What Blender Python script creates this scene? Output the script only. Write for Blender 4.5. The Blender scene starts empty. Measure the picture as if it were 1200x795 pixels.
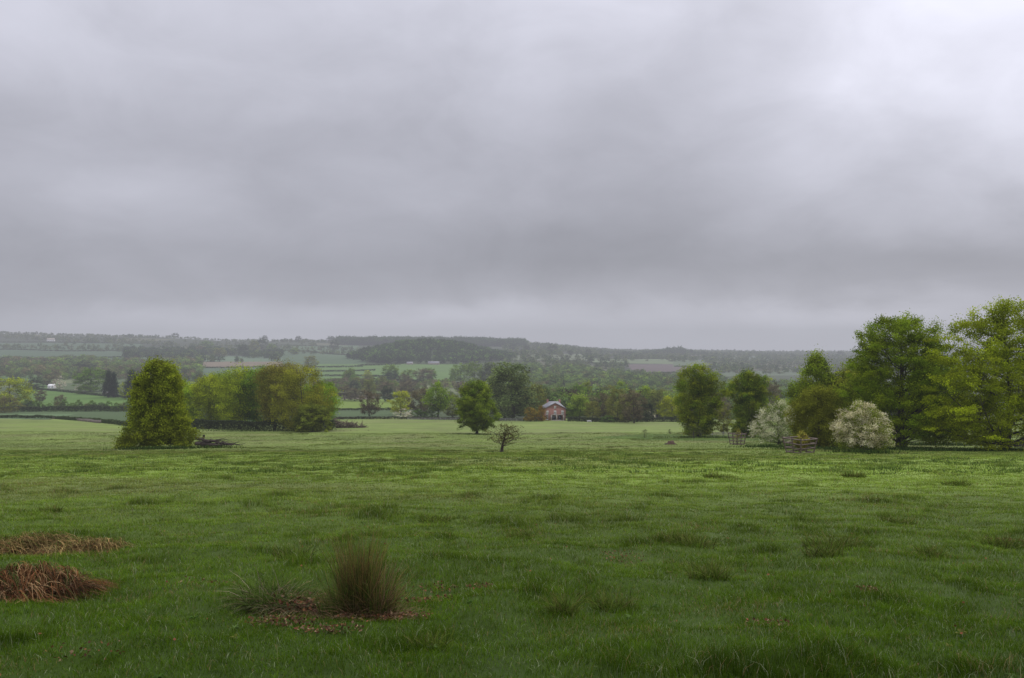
import bpy, math, random
import numpy as np

S = bpy.context.scene
COL = S.collection
rng = np.random.default_rng(7)
random.seed(7)
EYE = 1.6
FOC = 931.0          # focal length in units of a 1200 wide frame
HOR = 405.0
PI = math.pi

# ------------------------------------------------------------------ noise
def _hash(ix, iy, seed):
    h = (ix.astype(np.int64) * 374761393 + iy.astype(np.int64) * 668265263 + seed * 1442695041) & 0xffffffff
    h = ((h ^ (h >> 13)) * 1274126177) & 0xffffffff
    h = h ^ (h >> 16)
    return (h & 0xffff) / 65535.0
def vnoise(x, y, seed=0):
    x = np.asarray(x, float); y = np.asarray(y, float)
    ix = np.floor(x); iy = np.floor(y); fx = x - ix; fy = y - iy
    fx = fx * fx * (3 - 2 * fx); fy = fy * fy * (3 - 2 * fy)
    a = _hash(ix, iy, seed); b = _hash(ix + 1, iy, seed); c = _hash(ix, iy + 1, seed); d = _hash(ix + 1, iy + 1, seed)
    return (a + (b - a) * fx) * (1 - fy) + (c + (d - c) * fx) * fy
def fbm(x, y, seed=0, o=3):
    s = 0; a = .5; t = 0
    for k in range(o):
        s = s + a * vnoise(x * 2 ** k + 17.3 * k, y * 2 ** k - 9.1 * k, seed + k); t += a; a *= .5
    return s / t
def sstep(a, b, x):
    t = np.clip((x - a) / (b - a), 0, 1); return t * t * (3 - 2 * t)

# ------------------------------------------------------------------ terrain
DT = np.array([0, 30, 60, 100, 140, 200, 300, 400, 600, 800, 1200, 1700, 2300, 3000, 4000, 5500, 9000], float)
CT = np.array([-500, 0, 150, 300, 450, 600, 750, 950, 1300], float)
RT = [  # picture rows of the ground at each surveyed distance from 100 m on
    [527.5, 523, 511, 497, 490.5, 480, 468, 449, 430, 414, 402, 391, 394, 400],
    [527.5, 523, 511, 497, 490.5, 480, 468, 449, 430, 414, 402, 391.5, 394, 400],
    [527.5, 523, 511, 498, 491, 480, 468, 449, 431, 416, 404, 395, 397, 401],
    [527, 522.5, 511, 499, 491, 481, 470, 452, 434, 420, 408, 400, 401, 403],
    [527, 521, 511, 499, 491.5, 481, 471, 452, 434, 421, 411, 402, 403, 405],
    [527, 520, 511, 499.5, 492, 482, 472, 453, 436, 423, 412.5, 404.5, 405, 407],
    [527, 520, 510, 499.5, 493, 484, 475, 458, 442, 430, 421, 415, 412, 411],
    [527, 519.5, 509, 500, 494, 485, 477, 461, 447, 436, 426, 418, 414, 412],
    [527, 519.5, 509, 500, 494, 485, 477, 461, 447, 436, 426, 418, 414, 412]]
ZT = []
for r in RT:
    z = [0, -.113 * 30, -.1135 * 60] + [EYE - (rr - HOR) / FOC * d for rr, d in zip(r, DT[3:])]
    ZT.append(z)
ZT = np.array(ZT)
def pchip(x, y):
    h = np.diff(x); d = np.diff(y) / h
    m = np.zeros_like(y)
    for i in range(1, len(x) - 1):
        if d[i - 1] * d[i] > 0:
            w1 = 2 * h[i] + h[i - 1]; w2 = h[i] + 2 * h[i - 1]
            m[i] = (w1 + w2) / (w1 / d[i - 1] + w2 / d[i])
    m[0] = d[0]; m[-1] = d[-1]
    def f(q):
        i = np.clip(np.searchsorted(x, q) - 1, 0, len(x) - 2)
        t = (q - x[i]) / h[i]
        return ((2 * t**3 - 3 * t**2 + 1) * y[i] + (t**3 - 2 * t**2 + t) * h[i] * m[i]
                + (-2 * t**3 + 3 * t**2) * y[i + 1] + (t**3 - t**2) * h[i] * m[i + 1])
    return f
YD = np.concatenate([np.linspace(0, 200, 401), np.geomspace(200, 9000, 600)[1:]])
ZC = np.array([pchip(DT, z)(YD) for z in ZT])
def height(X, Y, fine=True):
    X = np.asarray(X, float); Y = np.asarray(Y, float)
    Yc = np.clip(Y, 0, 9000)
    px = 600 + FOC * X / np.maximum(Yc, 90)
    k = np.clip(np.searchsorted(CT, px) - 1, 0, len(CT) - 2)
    t = np.clip((px - CT[k]) / (CT[k + 1] - CT[k]), 0, 1); t = t * t * (3 - 2 * t)
    fi = np.interp(Yc, YD, np.arange(len(YD)))
    i0 = np.minimum(fi.astype(int), len(YD) - 2); ft = fi - i0
    za = ZC[k, i0] * (1 - ft) + ZC[k, i0 + 1] * ft
    zb = ZC[k + 1, i0] * (1 - ft) + ZC[k + 1, i0 + 1] * ft
    z = za * (1 - t) + zb * t
    z = np.where(Y < 0, -.10 * Y * np.exp(Y / 60.), z)
    # wooded knoll
    z = z + 44 * np.exp(-((X + 235) / 175.) ** 2 - ((Y - 2350) / 260.) ** 2)
    z = z + 9 * np.exp(-((X + 330) / 260.) ** 2 - ((Y - 3650) / 350.) ** 2)
    # rolling
    far = sstep(350, 900, Y)
    z = z + far * (fbm(X / 310., Y / 420., 5, 2) - .5) * 7
    z = z + (fbm(X / 23., Y / 23., 11, 2) - .5) * .55 * sstep(8, 50, Y) * (1 - sstep(230, 400, Y) * .8)
    if fine:
        a = 1 - sstep(30, 120, Y)
        z = z + (fbm(X / 1.5, Y / 1.2, 21, 3) - .5) * .22 * (.3 + .7 * a) * sstep(-2, 2, Y) + (fbm(X / .6, Y / .5, 31, 2) - .5) * .07 * a
    return z
GROUND0 = float(height(0., 0.))
def at(px, row, ymin=3.0):
    """first ground point seen at picture place (px,row) of the 1200x795 reference"""
    Y = np.geomspace(ymin, 8500, 5000); X = (px - 600) / FOC * Y
    rr = HOR + FOC * (EYE - height(X, Y, False)) / Y
    k = np.argmax(rr <= row) if (rr <= row).any() else int(np.argmin(rr))
    return float(X[k]), float(Y[k]), float(height(X[k], Y[k], Y[k] < 60))

# ------------------------------------------------------------------ mesh collector
class MB:
    def __init__(s): s.v = []; s.q = []; s.t = []; s.c = []; s.n = 0
    def add(s, V, Q=None, T=None, C=(1, 1, 1)):
        V = np.asarray(V, np.float32).reshape(-1, 3)
        if Q is not None and len(Q): s.q.append(np.asarray(Q, np.int64).reshape(-1, 4) + s.n)
        if T is not None and len(T): s.t.append(np.asarray(T, np.int64).reshape(-1, 3) + s.n)
        C = np.asarray(C, np.float32)
        if C.ndim == 1: C = np.repeat(C[None], len(V), 0)
        s.v.append(V); s.c.append(C); s.n += len(V)
        return s
    def arrays(s):
        V = np.concatenate(s.v); C = np.concatenate(s.c)
        Q = np.concatenate(s.q) if s.q else np.zeros((0, 4), np.int64)
        T = np.concatenate(s.t) if s.t else np.zeros((0, 3), np.int64)
        return V, Q, T, C
    def mesh(s, name, mat, smooth=False):
        V, Q, T, C = s.arrays()
        me = bpy.data.meshes.new(name)
        me.vertices.add(len(V)); me.vertices.foreach_set('co', V.ravel())
        me.loops.add(len(Q) * 4 + len(T) * 3)
        me.loops.foreach_set('vertex_index', np.concatenate([Q.ravel(), T.ravel()]).astype(np.int32))
        me.polygons.add(len(Q) + len(T))
        st = np.concatenate([np.arange(len(Q)) * 4, len(Q) * 4 + np.arange(len(T)) * 3]).astype(np.int32)
        me.polygons.foreach_set('loop_start', st)
        if smooth: me.polygons.foreach_set('use_smooth', np.ones(len(Q) + len(T), bool))
        a = me.color_attributes.new('Col', 'FLOAT_COLOR', 'POINT')
        a.data.foreach_set('color', np.concatenate([C, np.ones((len(C), 1), np.float32)], 1).ravel())
        me.materials.append(mat)
        me.update(calc_edges=True)
        return me
    def obj(s, name, mat, parent=None, smooth=False, loc=None):
        o = bpy.data.objects.new(name, s.mesh(name, mat, smooth)); COL.objects.link(o)
        if parent: o.parent = parent
        if loc is not None: o.location = loc
        return o
def tag(o, label=None, cat=None, group=None, kind=None):
    if label: o['label'] = label
    if cat: o['category'] = cat
    if group: o['group'] = group
    if kind: o['kind'] = kind
    return o
def empty(name, loc, rz=0, **k):
    o = bpy.data.objects.new(name, None); COL.objects.link(o)
    o.location = loc; o.rotation_euler = (0, 0, rz); o.empty_display_size = .3
    return tag(o, **k)

def nrm(a): return a / np.maximum(np.linalg.norm(a, axis=-1, keepdims=True), 1e-9)
def tubes(P, R, sides=5):
    P = np.asarray(P, float); R = np.asarray(R, float)
    N, K, _ = P.shape
    T = nrm(np.gradient(P, axis=1))
    m = nrm(T.mean(1)); ref = np.where(np.abs(m[:, 2:3]) < .8, [[0, 0, 1.]], [[1., .1, 0]])[:, None, :]
    u = nrm(np.cross(T, ref)); w = np.cross(T, u)
    a = np.arange(sides) * 2 * PI / sides
    V = P[:, :, None, :] + R[:, :, None, None] * (np.cos(a)[None, None, :, None] * u[:, :, None, :] + np.sin(a)[None, None, :, None] * w[:, :, None, :])
    n = np.arange(N)[:, None, None] * K * sides; k = np.arange(K - 1)[None, :, None] * sides; s = np.arange(sides)[None, None, :]; s2 = (s + 1) % sides
    Q = np.stack([n + k + s, n + k + s2, n + k + sides + s2, n + k + sides + s], -1).reshape(-1, 4)
    return V.reshape(-1, 3), Q
def leafquads(C, size, r, upb=.4, asp=.62):
    n = len(C)
    nn = nrm(r.normal(size=(n, 3)) + [0, 0, upb]); a = nrm(np.cross(nn, r.normal(size=(n, 3)))); b = np.cross(nn, a)
    s = (size * r.uniform(.6, 1.35, n))[:, None] * .5
    V = np.stack([C - a * s, C - b * s * asp, C + a * s, C + b * s * asp], 1).reshape(-1, 3)
    return V, np.arange(n * 4).reshape(-1, 4)
def box(mb, x0, x1, y0, y1, z0, z1, c=(1, 1, 1)):
    V = [(x0, y0, z0), (x1, y0, z0), (x1, y1, z0), (x0, y1, z0), (x0, y0, z1), (x1, y0, z1), (x1, y1, z1), (x0, y1, z1)]
    Q = [(0, 3, 2, 1), (4, 5, 6, 7), (0, 1, 5, 4), (1, 2, 6, 5), (2, 3, 7, 6), (3, 0, 4, 7)]
    return mb.add(V, Q, None, c)

# ------------------------------------------------------------------ materials
def newmat(name):
    m = bpy.data.materials.new(name); m.use_nodes = True
    nt = m.node_tree; nt.nodes.clear()
    out = nt.nodes.new('ShaderNodeOutputMaterial')
    return m, nt, out
def nd(nt, t, **k):
    n = nt.nodes.new(t)
    for a, b in k.items(): setattr(n, a, b)
    return n
def mth(nt, op, a, b=None, c=None):
    n = nt.nodes.new('ShaderNodeMath'); n.operation = op
    for i, x in enumerate((a, b, c)):
        if x is None: continue
        if isinstance(x, (int, float)): n.inputs[i].default_value = x
        else: nt.links.new(x, n.inputs[i])
    return n.outputs[0]
def leaf_material(name, transl=.35, hvar=.02, vvar=.25, spec=.2, gain=1., sat=1.):
    m, nt, out = newmat(name); L = nt.links.new
    at_ = nd(nt, 'ShaderNodeAttribute', attribute_name='Col')
    oi = nd(nt, 'ShaderNodeObjectInfo')
    hs = nd(nt, 'ShaderNodeHueSaturation')
    L(mth(nt, 'MULTIPLY_ADD', oi.outputs['Random'], hvar * 2, .5 - hvar), hs.inputs['Hue'])
    r2 = mth(nt, 'FRACT', mth(nt, 'MULTIPLY', oi.outputs['Random'], 37.7))
    L(mth(nt, 'MULTIPLY_ADD', r2, vvar * gain, (1 - vvar / 2) * gain), hs.inputs['Value']); hs.inputs['Saturation'].default_value = sat
    L(at_.outputs['Color'], hs.inputs['Color'])
    p = nd(nt, 'ShaderNodeBsdfPrincipled'); p.inputs['Roughness'].default_value = .8; p.inputs['Specular IOR Level'].default_value = spec * .3
    t = nd(nt, 'ShaderNodeBsdfTranslucent'); mx = nd(nt, 'ShaderNodeMixShader'); mx.inputs[0].default_value = transl
    L(hs.outputs[0], p.inputs['Base Color']); L(hs.outputs[0], t.inputs['Color'])
    L(p.outputs[0], mx.inputs[1]); L(t.outputs[0], mx.inputs[2]); L(mx.outputs[0], out.inputs[0])
    return m
def surf(name, col, col2=None, scale=2., rough=.85, bump=0., spec=.3, detail=5, metal=0.):
    m, nt, out = newmat(name); L = nt.links.new
    g = nd(nt, 'ShaderNodeNewGeometry'); n = nd(nt, 'ShaderNodeTexNoise'); n.inputs['Scale'].default_value = scale; n.inputs['Detail'].default_value = detail
    L(g.outputs['Position'], n.inputs['Vector'])
    r = nd(nt, 'ShaderNodeValToRGB'); r.color_ramp.elements[0].position = .3; r.color_ramp.elements[1].position = .7
    r.color_ramp.elements[0].color = (*col, 1); r.color_ramp.elements[1].color = (*(col2 or [c * .7 for c in col]), 1)
    L(n.outputs['Fac'], r.inputs[0])
    p = nd(nt, 'ShaderNodeBsdfPrincipled'); p.inputs['Roughness'].default_value = rough; p.inputs['Specular IOR Level'].default_value = spec; p.inputs['Metallic'].default_value = metal
    L(r.outputs[0], p.inputs['Base Color'])
    if bump:
        b = nd(nt, 'ShaderNodeBump'); b.inputs['Strength'].default_value = bump; b.inputs['Distance'].default_value = .03
        L(n.outputs['Fac'], b.inputs['Height']); L(b.outputs[0], p.inputs['Normal'])
    L(p.outputs[0], out.inputs[0])
    return m
M_leaf = leaf_material('leaves', .42, .015, .22, .2, 1.25, 1.03)
M_blos = leaf_material('blossom', .3, .005, .1)
M_grass = leaf_material('grass_blades', .3, 0, 0, .22)
M_wood = leaf_material('tree_mass', .35, 0, 0, .1, 1.4, .95)
M_bark = surf('bark', (.035, .03, .022), (.07, .062, .048), 6, .9, .4)
M_bark_dark = surf('dead_wood', (.03, .022, .017), (.075, .058, .046), 9, .9, .4)
M_straw = leaf_material('straw', .15, 0, 0, .2)
M_wood_grey = surf('weathered_timber', (.10, .075, .06), (.17, .13, .105), 7, .85, .3)
M_white = surf('white_paint', (.72, .71, .68), (.6, .59, .57), 3, .6)
M_slate = surf('slate_roof', (.15, .15, .16), (.22, .22, .23), 2.5, .6)
M_glass = surf('dark_window_glass', (.02, .022, .025), (.05, .055, .06), .8, .12, spec=.6)
M_stone = surf('stone', (.22, .18, .15), (.13, .11, .09), 1.6, .9, .4)
M_render = surf('cream_render', (.40, .36, .30), (.32, .28, .24), 1.2, .85)
M_tile = surf('red_clay_tile', (.20, .09, .065), (.13, .06, .05), 2, .8)

def brick_material():
    m, nt, out = newmat('red_brick'); L = nt.links.new
    tc = nd(nt, 'ShaderNodeTexCoord'); mp = nd(nt, 'ShaderNodeMapping'); mp.inputs['Rotation'].default_value = (PI / 2, 0, 0)
    b = nd(nt, 'ShaderNodeTexBrick'); b.inputs['Scale'].default_value = 4.4
    b.inputs['Color1'].default_value = (.32, .145, .105, 1); b.inputs['Color2'].default_value = (.25, .11, .082, 1); b.inputs['Mortar'].default_value = (.30, .24, .2, 1)
    b.inputs['Mortar Size'].default_value = .012
    L(tc.outputs['Object'], mp.inputs[0]); L(mp.outputs[0], b.inputs['Vector'])
    n = nd(nt, 'ShaderNodeTexNoise'); n.inputs['Scale'].default_value = .7; L(tc.outputs['Object'], n.inputs['Vector'])
    mx = nd(nt, 'ShaderNodeMix', data_type='RGBA', blend_type='MULTIPLY'); mx.inputs[0].default_value = .5
    L(b.outputs['Color'], mx.inputs[6]); L(n.outputs['Color'], mx.inputs[7])
    p = nd(nt, 'ShaderNodeBsdfPrincipled'); p.inputs['Roughness'].default_value = .9
    L(b.outputs['Color'], p.inputs['Base Color']); L(p.outputs[0], out.inputs[0])
    return m
M_brick = brick_material()

def ground_material():
    m, nt, out = newmat('field_ground'); L = nt.links.new
    a = nd(nt, 'ShaderNodeAttribute', attribute_name='Col')
    g = nd(nt, 'ShaderNodeNewGeometry')
    def noi(sc, det, rough=.6):
        n = nd(nt, 'ShaderNodeTexNoise'); n.inputs['Scale'].default_value = sc; n.inputs['Detail'].default_value = det; n.inputs['Roughness'].default_value = rough
        L(g.outputs['Position'], n.inputs['Vector']); return n.outputs['Fac']
    n1 = noi(7, 4); n2 = noi(.9, 6, .7); n3 = noi(.08, 5); n4 = noi(.012, 6)
    f = mth(nt, 'ADD', mth(nt, 'ADD', mth(nt, 'MULTIPLY', n1, .5), mth(nt, 'MULTIPLY', n2, 1.0)), mth(nt, 'ADD', mth(nt, 'MULTIPLY', n3, .5), mth(nt, 'MULTIPLY', n4, .5)))
    f = mth(nt, 'MULTIPLY_ADD', f, 1.0, -.25)
    mul = nd(nt, 'ShaderNodeVectorMath', operation='SCALE')
    L(a.outputs['Color'], mul.inputs[0]); L(f, mul.inputs['Scale'])
    p = nd(nt, 'ShaderNodeBsdfPrincipled'); p.inputs['Roughness'].default_value = .9; p.inputs['Specular IOR Level'].default_value = .15
    L(mul.outputs[0], p.inputs['Base Color'])
    b = nd(nt, 'ShaderNodeBump'); b.inputs['Strength'].default_value = .5; b.inputs['Distance'].default_value = .12
    L(n2, b.inputs['Height']); L(b.outputs[0], p.inputs['Normal'])
    L(p.outputs[0], out.inputs[0])
    return m
M_ground = ground_material()

# ------------------------------------------------------------------ the ground sheet
def inpoly(px, py, poly):
    r = np.zeros(px.shape, bool); n = len(poly)
    for i in range(n):
        x1, y1 = poly[i]; x2, y2 = poly[(i + 1) % n]
        c = ((y1 > py) != (y2 > py)) & (px < (x2 - x1) * (py - y1) / (y2 - y1 + 1e-9) + x1)
        r ^= c
    return r
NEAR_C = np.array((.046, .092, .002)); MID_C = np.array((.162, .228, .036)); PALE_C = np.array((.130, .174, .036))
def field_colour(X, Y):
    """grass colour of the home field at X, Y, foreground shade included"""
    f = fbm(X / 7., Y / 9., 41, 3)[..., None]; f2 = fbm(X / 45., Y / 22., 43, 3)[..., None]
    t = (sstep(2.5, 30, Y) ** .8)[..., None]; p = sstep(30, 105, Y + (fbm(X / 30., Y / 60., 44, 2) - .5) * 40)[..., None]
    c = NEAR_C * (1 - t) + MID_C * t  # lush near tone is darker still, foreground shade put into the colour
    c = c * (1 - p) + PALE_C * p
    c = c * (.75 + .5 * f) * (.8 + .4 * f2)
    yel = sstep(.52, .68, fbm(X / 13. + 5, Y / 8., 45, 3))[..., None]
    c = c * (1 - .3 * yel) + np.array((.17, .155, .07)) * yel * .3
    return c
FIELDS = [  # outline in picture places, colour
    ([(-200, 491), (60, 491), (160, 498), (480, 496), (480, 480), (-200, 482)], (.05, .082, .026)),
    ([(-200, 486.5), (90, 485), (60, 491), (-200, 491)], (.08, .13, .05)),
    ([(22, 455), (80, 459), (170, 467), (175, 482), (22, 482)], (.07, .135, .02)),
    ([(-100, 439), (60, 438), (60, 448), (-100, 449)], (.06, .115, .025)),
    ([(20, 449), (62, 449), (62, 456), (20, 454)], (.06, .11, .025)),
    ([(-100, 402), (165, 402), (165, 422), (-100, 420)], (.045, .078, .035)),
    ([(190, 424), (330, 424), (330, 431), (190, 431)], (.15, .115, .075)),
    ([(190, 431), (330, 431), (330, 446), (190, 446)], (.06, .10, .05)),
    ([(160, 419), (330, 417), (330, 424), (160, 424)], (.085, .13, .07)),
    ([(330, 405), (420, 405), (430, 427), (330, 427)], (.05, .088, .035)),
    ([(360, 427), (540, 427), (545, 446), (360, 446)], (.075, .135, .028)),
    ([(360, 447), (500, 447), (500, 462), (360, 462)], (.08, .12, .03)),
    ([(392, 468), (480, 468), (480, 480), (392, 480)], (.115, .17, .02)),
    ([(400, 460), (440, 460), (440, 468), (400, 468)], (.14, .12, .08)),
    ([(690, 420), (790, 420), (790, 427), (690, 425)], (.09, .12, .05)),
    ([(733, 427), (820, 427), (840, 438), (745, 438)], (.075, .055, .05)),
    ([(790, 422), (860, 422), (860, 430), (790, 430)], (.06, .09, .035)),
    ([(600, 415), (690, 415), (690, 422), (600, 422)], (.09, .11, .055)),
    ([(800, 436), (960, 434), (960, 440), (800, 441)], (.06, .085, .04)),
    ([(820, 418), (900, 418), (900, 423), (820, 423)], (.085, .12, .08)),
]
def ground():
    Ys = np.concatenate([np.linspace(-60, 1, 24), np.linspace(1.3, 9, 56), np.geomspace(9.15, 60, 150), np.geomspace(60.9, 450, 150), np.geomspace(455, 9000, 330)])
    U = np.concatenate([[-2.4, -1.9, -1.5, -1.2, -1.0, -.9], np.linspace(-.82, .82, 520), [.9, 1., 1.2, 1.5, 1.9, 2.4]])
    W = np.maximum(Ys, 0) + 9 + 40 * sstep(0, 1, -Ys / 20)
    X = U[None] * W[:, None]; Y = np.repeat(Ys[:, None], len(U), 1)
    Z = height(X, Y)
    px = 600 + FOC * X / np.maximum(Y, 1); row = HOR + FOC * (EYE - Z) / np.maximum(Y, 1)
    C = field_colour(X, Y) * (.42 + .58 * sstep(6, 45, Y))[..., None]   # ground darkened close by so gaps between the blades look shaded
    far = Y > 330
    fl = (np.array((.048, .07, .024)) * (.8 + .5 * fbm(X / 170., Y / 170., 51, 2))[..., None])
    fl = fl * ((1 - .55 * sstep(1700, 2600, Y)) * (1 - .4 * sstep(560, 620, px)))[..., None]
    patch = vnoise(np.floor(X / 210. + .3 * np.sin(Y / 500.)) * 7.7, np.floor(Y / 330.) * 3.3, 52)[..., None]
    fl = fl * (.8 + .5 * patch) + np.array((.04, .03, .02)) * (patch > .8)
    edge = (row < 490.5 + 1.5 * np.sin(px / 40.)) | (Y > 430)
    edge = np.where((px < 430) & (px > 60), row < np.interp(px, [60, 105, 150, 400, 430], [489, 494, 499, 491.5, 491]), edge)
    far2 = (far & edge)[..., None]
    C = np.where(far2, fl, C)
    for poly, c in FIELDS:
        mk = inpoly(px, row, poly) & (Y > 270) & edge
        C = np.where(mk[..., None], np.array(c) * (.88 + .24 * fbm(X / 60., Y / 25., 53, 3))[..., None], C)
    # darker, greener grass bank on the right, reaching past the park trees
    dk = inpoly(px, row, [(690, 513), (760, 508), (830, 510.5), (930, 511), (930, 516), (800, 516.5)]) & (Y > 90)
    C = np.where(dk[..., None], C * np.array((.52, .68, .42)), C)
    n, k = X.shape
    i = np.arange(n - 1)[:, None] * k + np.arange(k - 1)[None]
    Q = np.stack([i, i + 1, i + k + 1, i + k], -1).reshape(-1, 4)
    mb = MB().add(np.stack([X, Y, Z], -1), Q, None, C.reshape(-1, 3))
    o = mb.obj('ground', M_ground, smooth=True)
    tag(o, 'rolling pasture and patchwork of fields falling to the valley and rising beyond', kind='structure')
ground()

# ------------------------------------------------------------------ blades of grass
def blades(mb, X, Y, Z, h, w, lean, c_root, c_tip, r, az=None, segs=2, wb=None):
    n = len(X)
    az = r.uniform(0, 2 * PI, n) if az is None else az
    d = np.stack([np.cos(az), np.sin(az), np.zeros(n)], 1)
    fa = r.uniform(0, 2 * PI, n); s = np.stack([np.cos(fa), np.sin(fa), np.zeros(n)], 1) * (w * .5)[:, None]
    B = np.stack([X, Y, Z], 1); up = np.array([0, 0, 1.])
    L = (lean * h)[:, None]
    M1 = B + d * L * .28 + up * (h * .55)[:, None]
    TP = B + d * L + up * (h * np.sqrt(np.clip(1 - .5 * lean**2, .05, 1)))[:, None]
    V = np.stack([B - s, B + s, M1 + s * .75, M1 - s * .75, TP], 1).reshape(-1, 3)
    b = np.arange(n)[:, None] * 5
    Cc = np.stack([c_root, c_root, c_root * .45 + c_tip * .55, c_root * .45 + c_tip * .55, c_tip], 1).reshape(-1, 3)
    mb.add(V, b + np.array([[0, 1, 2, 3]]), b + np.array([[3, 2, 4]]), Cc)
BARE = []   # places with little grass: (x, y, radius)
def grass():
    r = np.random.default_rng(3)
    DEN = 6000.
    Yb = np.concatenate([np.geomspace(2.6, 8, 12), np.geomspace(8, 230, 60)[1:]])
    out = []
    for a, b in zip(Yb[:-1], Yb[1:]):
        ym = (a + b) / 2
        den = DEN * min(1, (6.5 / ym) ** 1.65)
        wid = .70 * ym + 1.0
        n = int(den * 2 * wid * (b - a)); out.append(np.stack([r.uniform(-1, 1, n) * wid, r.uniform(a, b, n)], 1))
    P = np.concatenate(out); X, Y = P.T
    # clump the blades
    cl = fbm(X / .35, Y / .30, 61, 2); keep = r.uniform(0, 1, len(X)) < np.clip(.5 + 1.3 * (cl - .3), .35, 1)
    for bx, by, br in BARE: keep &= (np.hypot((X - bx), (Y - by)) > br * r.uniform(.2, 1.2, len(X)))
    keep &= ~((Y > 80) & (r.uniform(0, 1, len(X)) < .35))
    X, Y = X[keep], Y[keep]; n = len(X)
    Z = height(X, Y) - .01
    ts = .7 + Y / 70.; big = fbm(X / ts, Y / (.85 * ts), 62, 3); tus = sstep(.60, .85, big); mid = fbm(X / .8, Y / .7, 63, 2)
    tall = np.where(Y < 100, 1, .62)
    h = (.03 + .05 * mid + .09 * tus) * r.uniform(.5, 1.35, n) * tall * (1 + Y / 170.)
    w = .0036 * np.maximum(1, Y / 6.) ** .86 * r.uniform(.7, 1.3, n)
    lean = r.uniform(.25, 1.05, n)
    fc = field_colour(X, Y)
    dark = (1 - .38 * tus)[:, None]
    hue = r.uniform(-1, 1, (n, 1)); bl = (.5 * fbm(X / 1.1, Y / .9, 64, 3) + .5 * np.clip(2.4 * vnoise(X / (.14 + Y / 130.), Y / (.11 + Y / 150.), 65) - .7, 0, 1.5))[:, None]
    c = fc * (.8 + .6 * bl) * dark * r.uniform(.7, 1.3, (n, 1)) * (1 + hue * np.array([[.16, 0, .1]]))
    dew_glint = (r.uniform(0, 1, n) < .05 * (Y < 60))[:, None]
    c = np.where(dew_glint, np.array((.30, .34, .20)) * r.uniform(.5, 1.2, (n, 1)), c)  # scattered near blades painted pale as dew highlights
    dry = (r.uniform(0, 1, n) < .02 + .12 * sstep(.6, .75, fbm(X / 1.7, Y / 1.3, 91, 3)))[:, None]; c = np.where(dry, np.array((.24, .17, .08)), c)
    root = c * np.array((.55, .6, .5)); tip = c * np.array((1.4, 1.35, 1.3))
    for nm, lab, mk in (('grass', 'short lush green grass around the rush clump', Y < 14), ('meadow_grass', 'paler pasture grass running down to the trees', Y >= 14)):
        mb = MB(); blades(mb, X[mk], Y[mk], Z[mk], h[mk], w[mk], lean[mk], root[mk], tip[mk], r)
        tag(mb.obj(nm, M_grass), lab, 'grass', kind='stuff')

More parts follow.
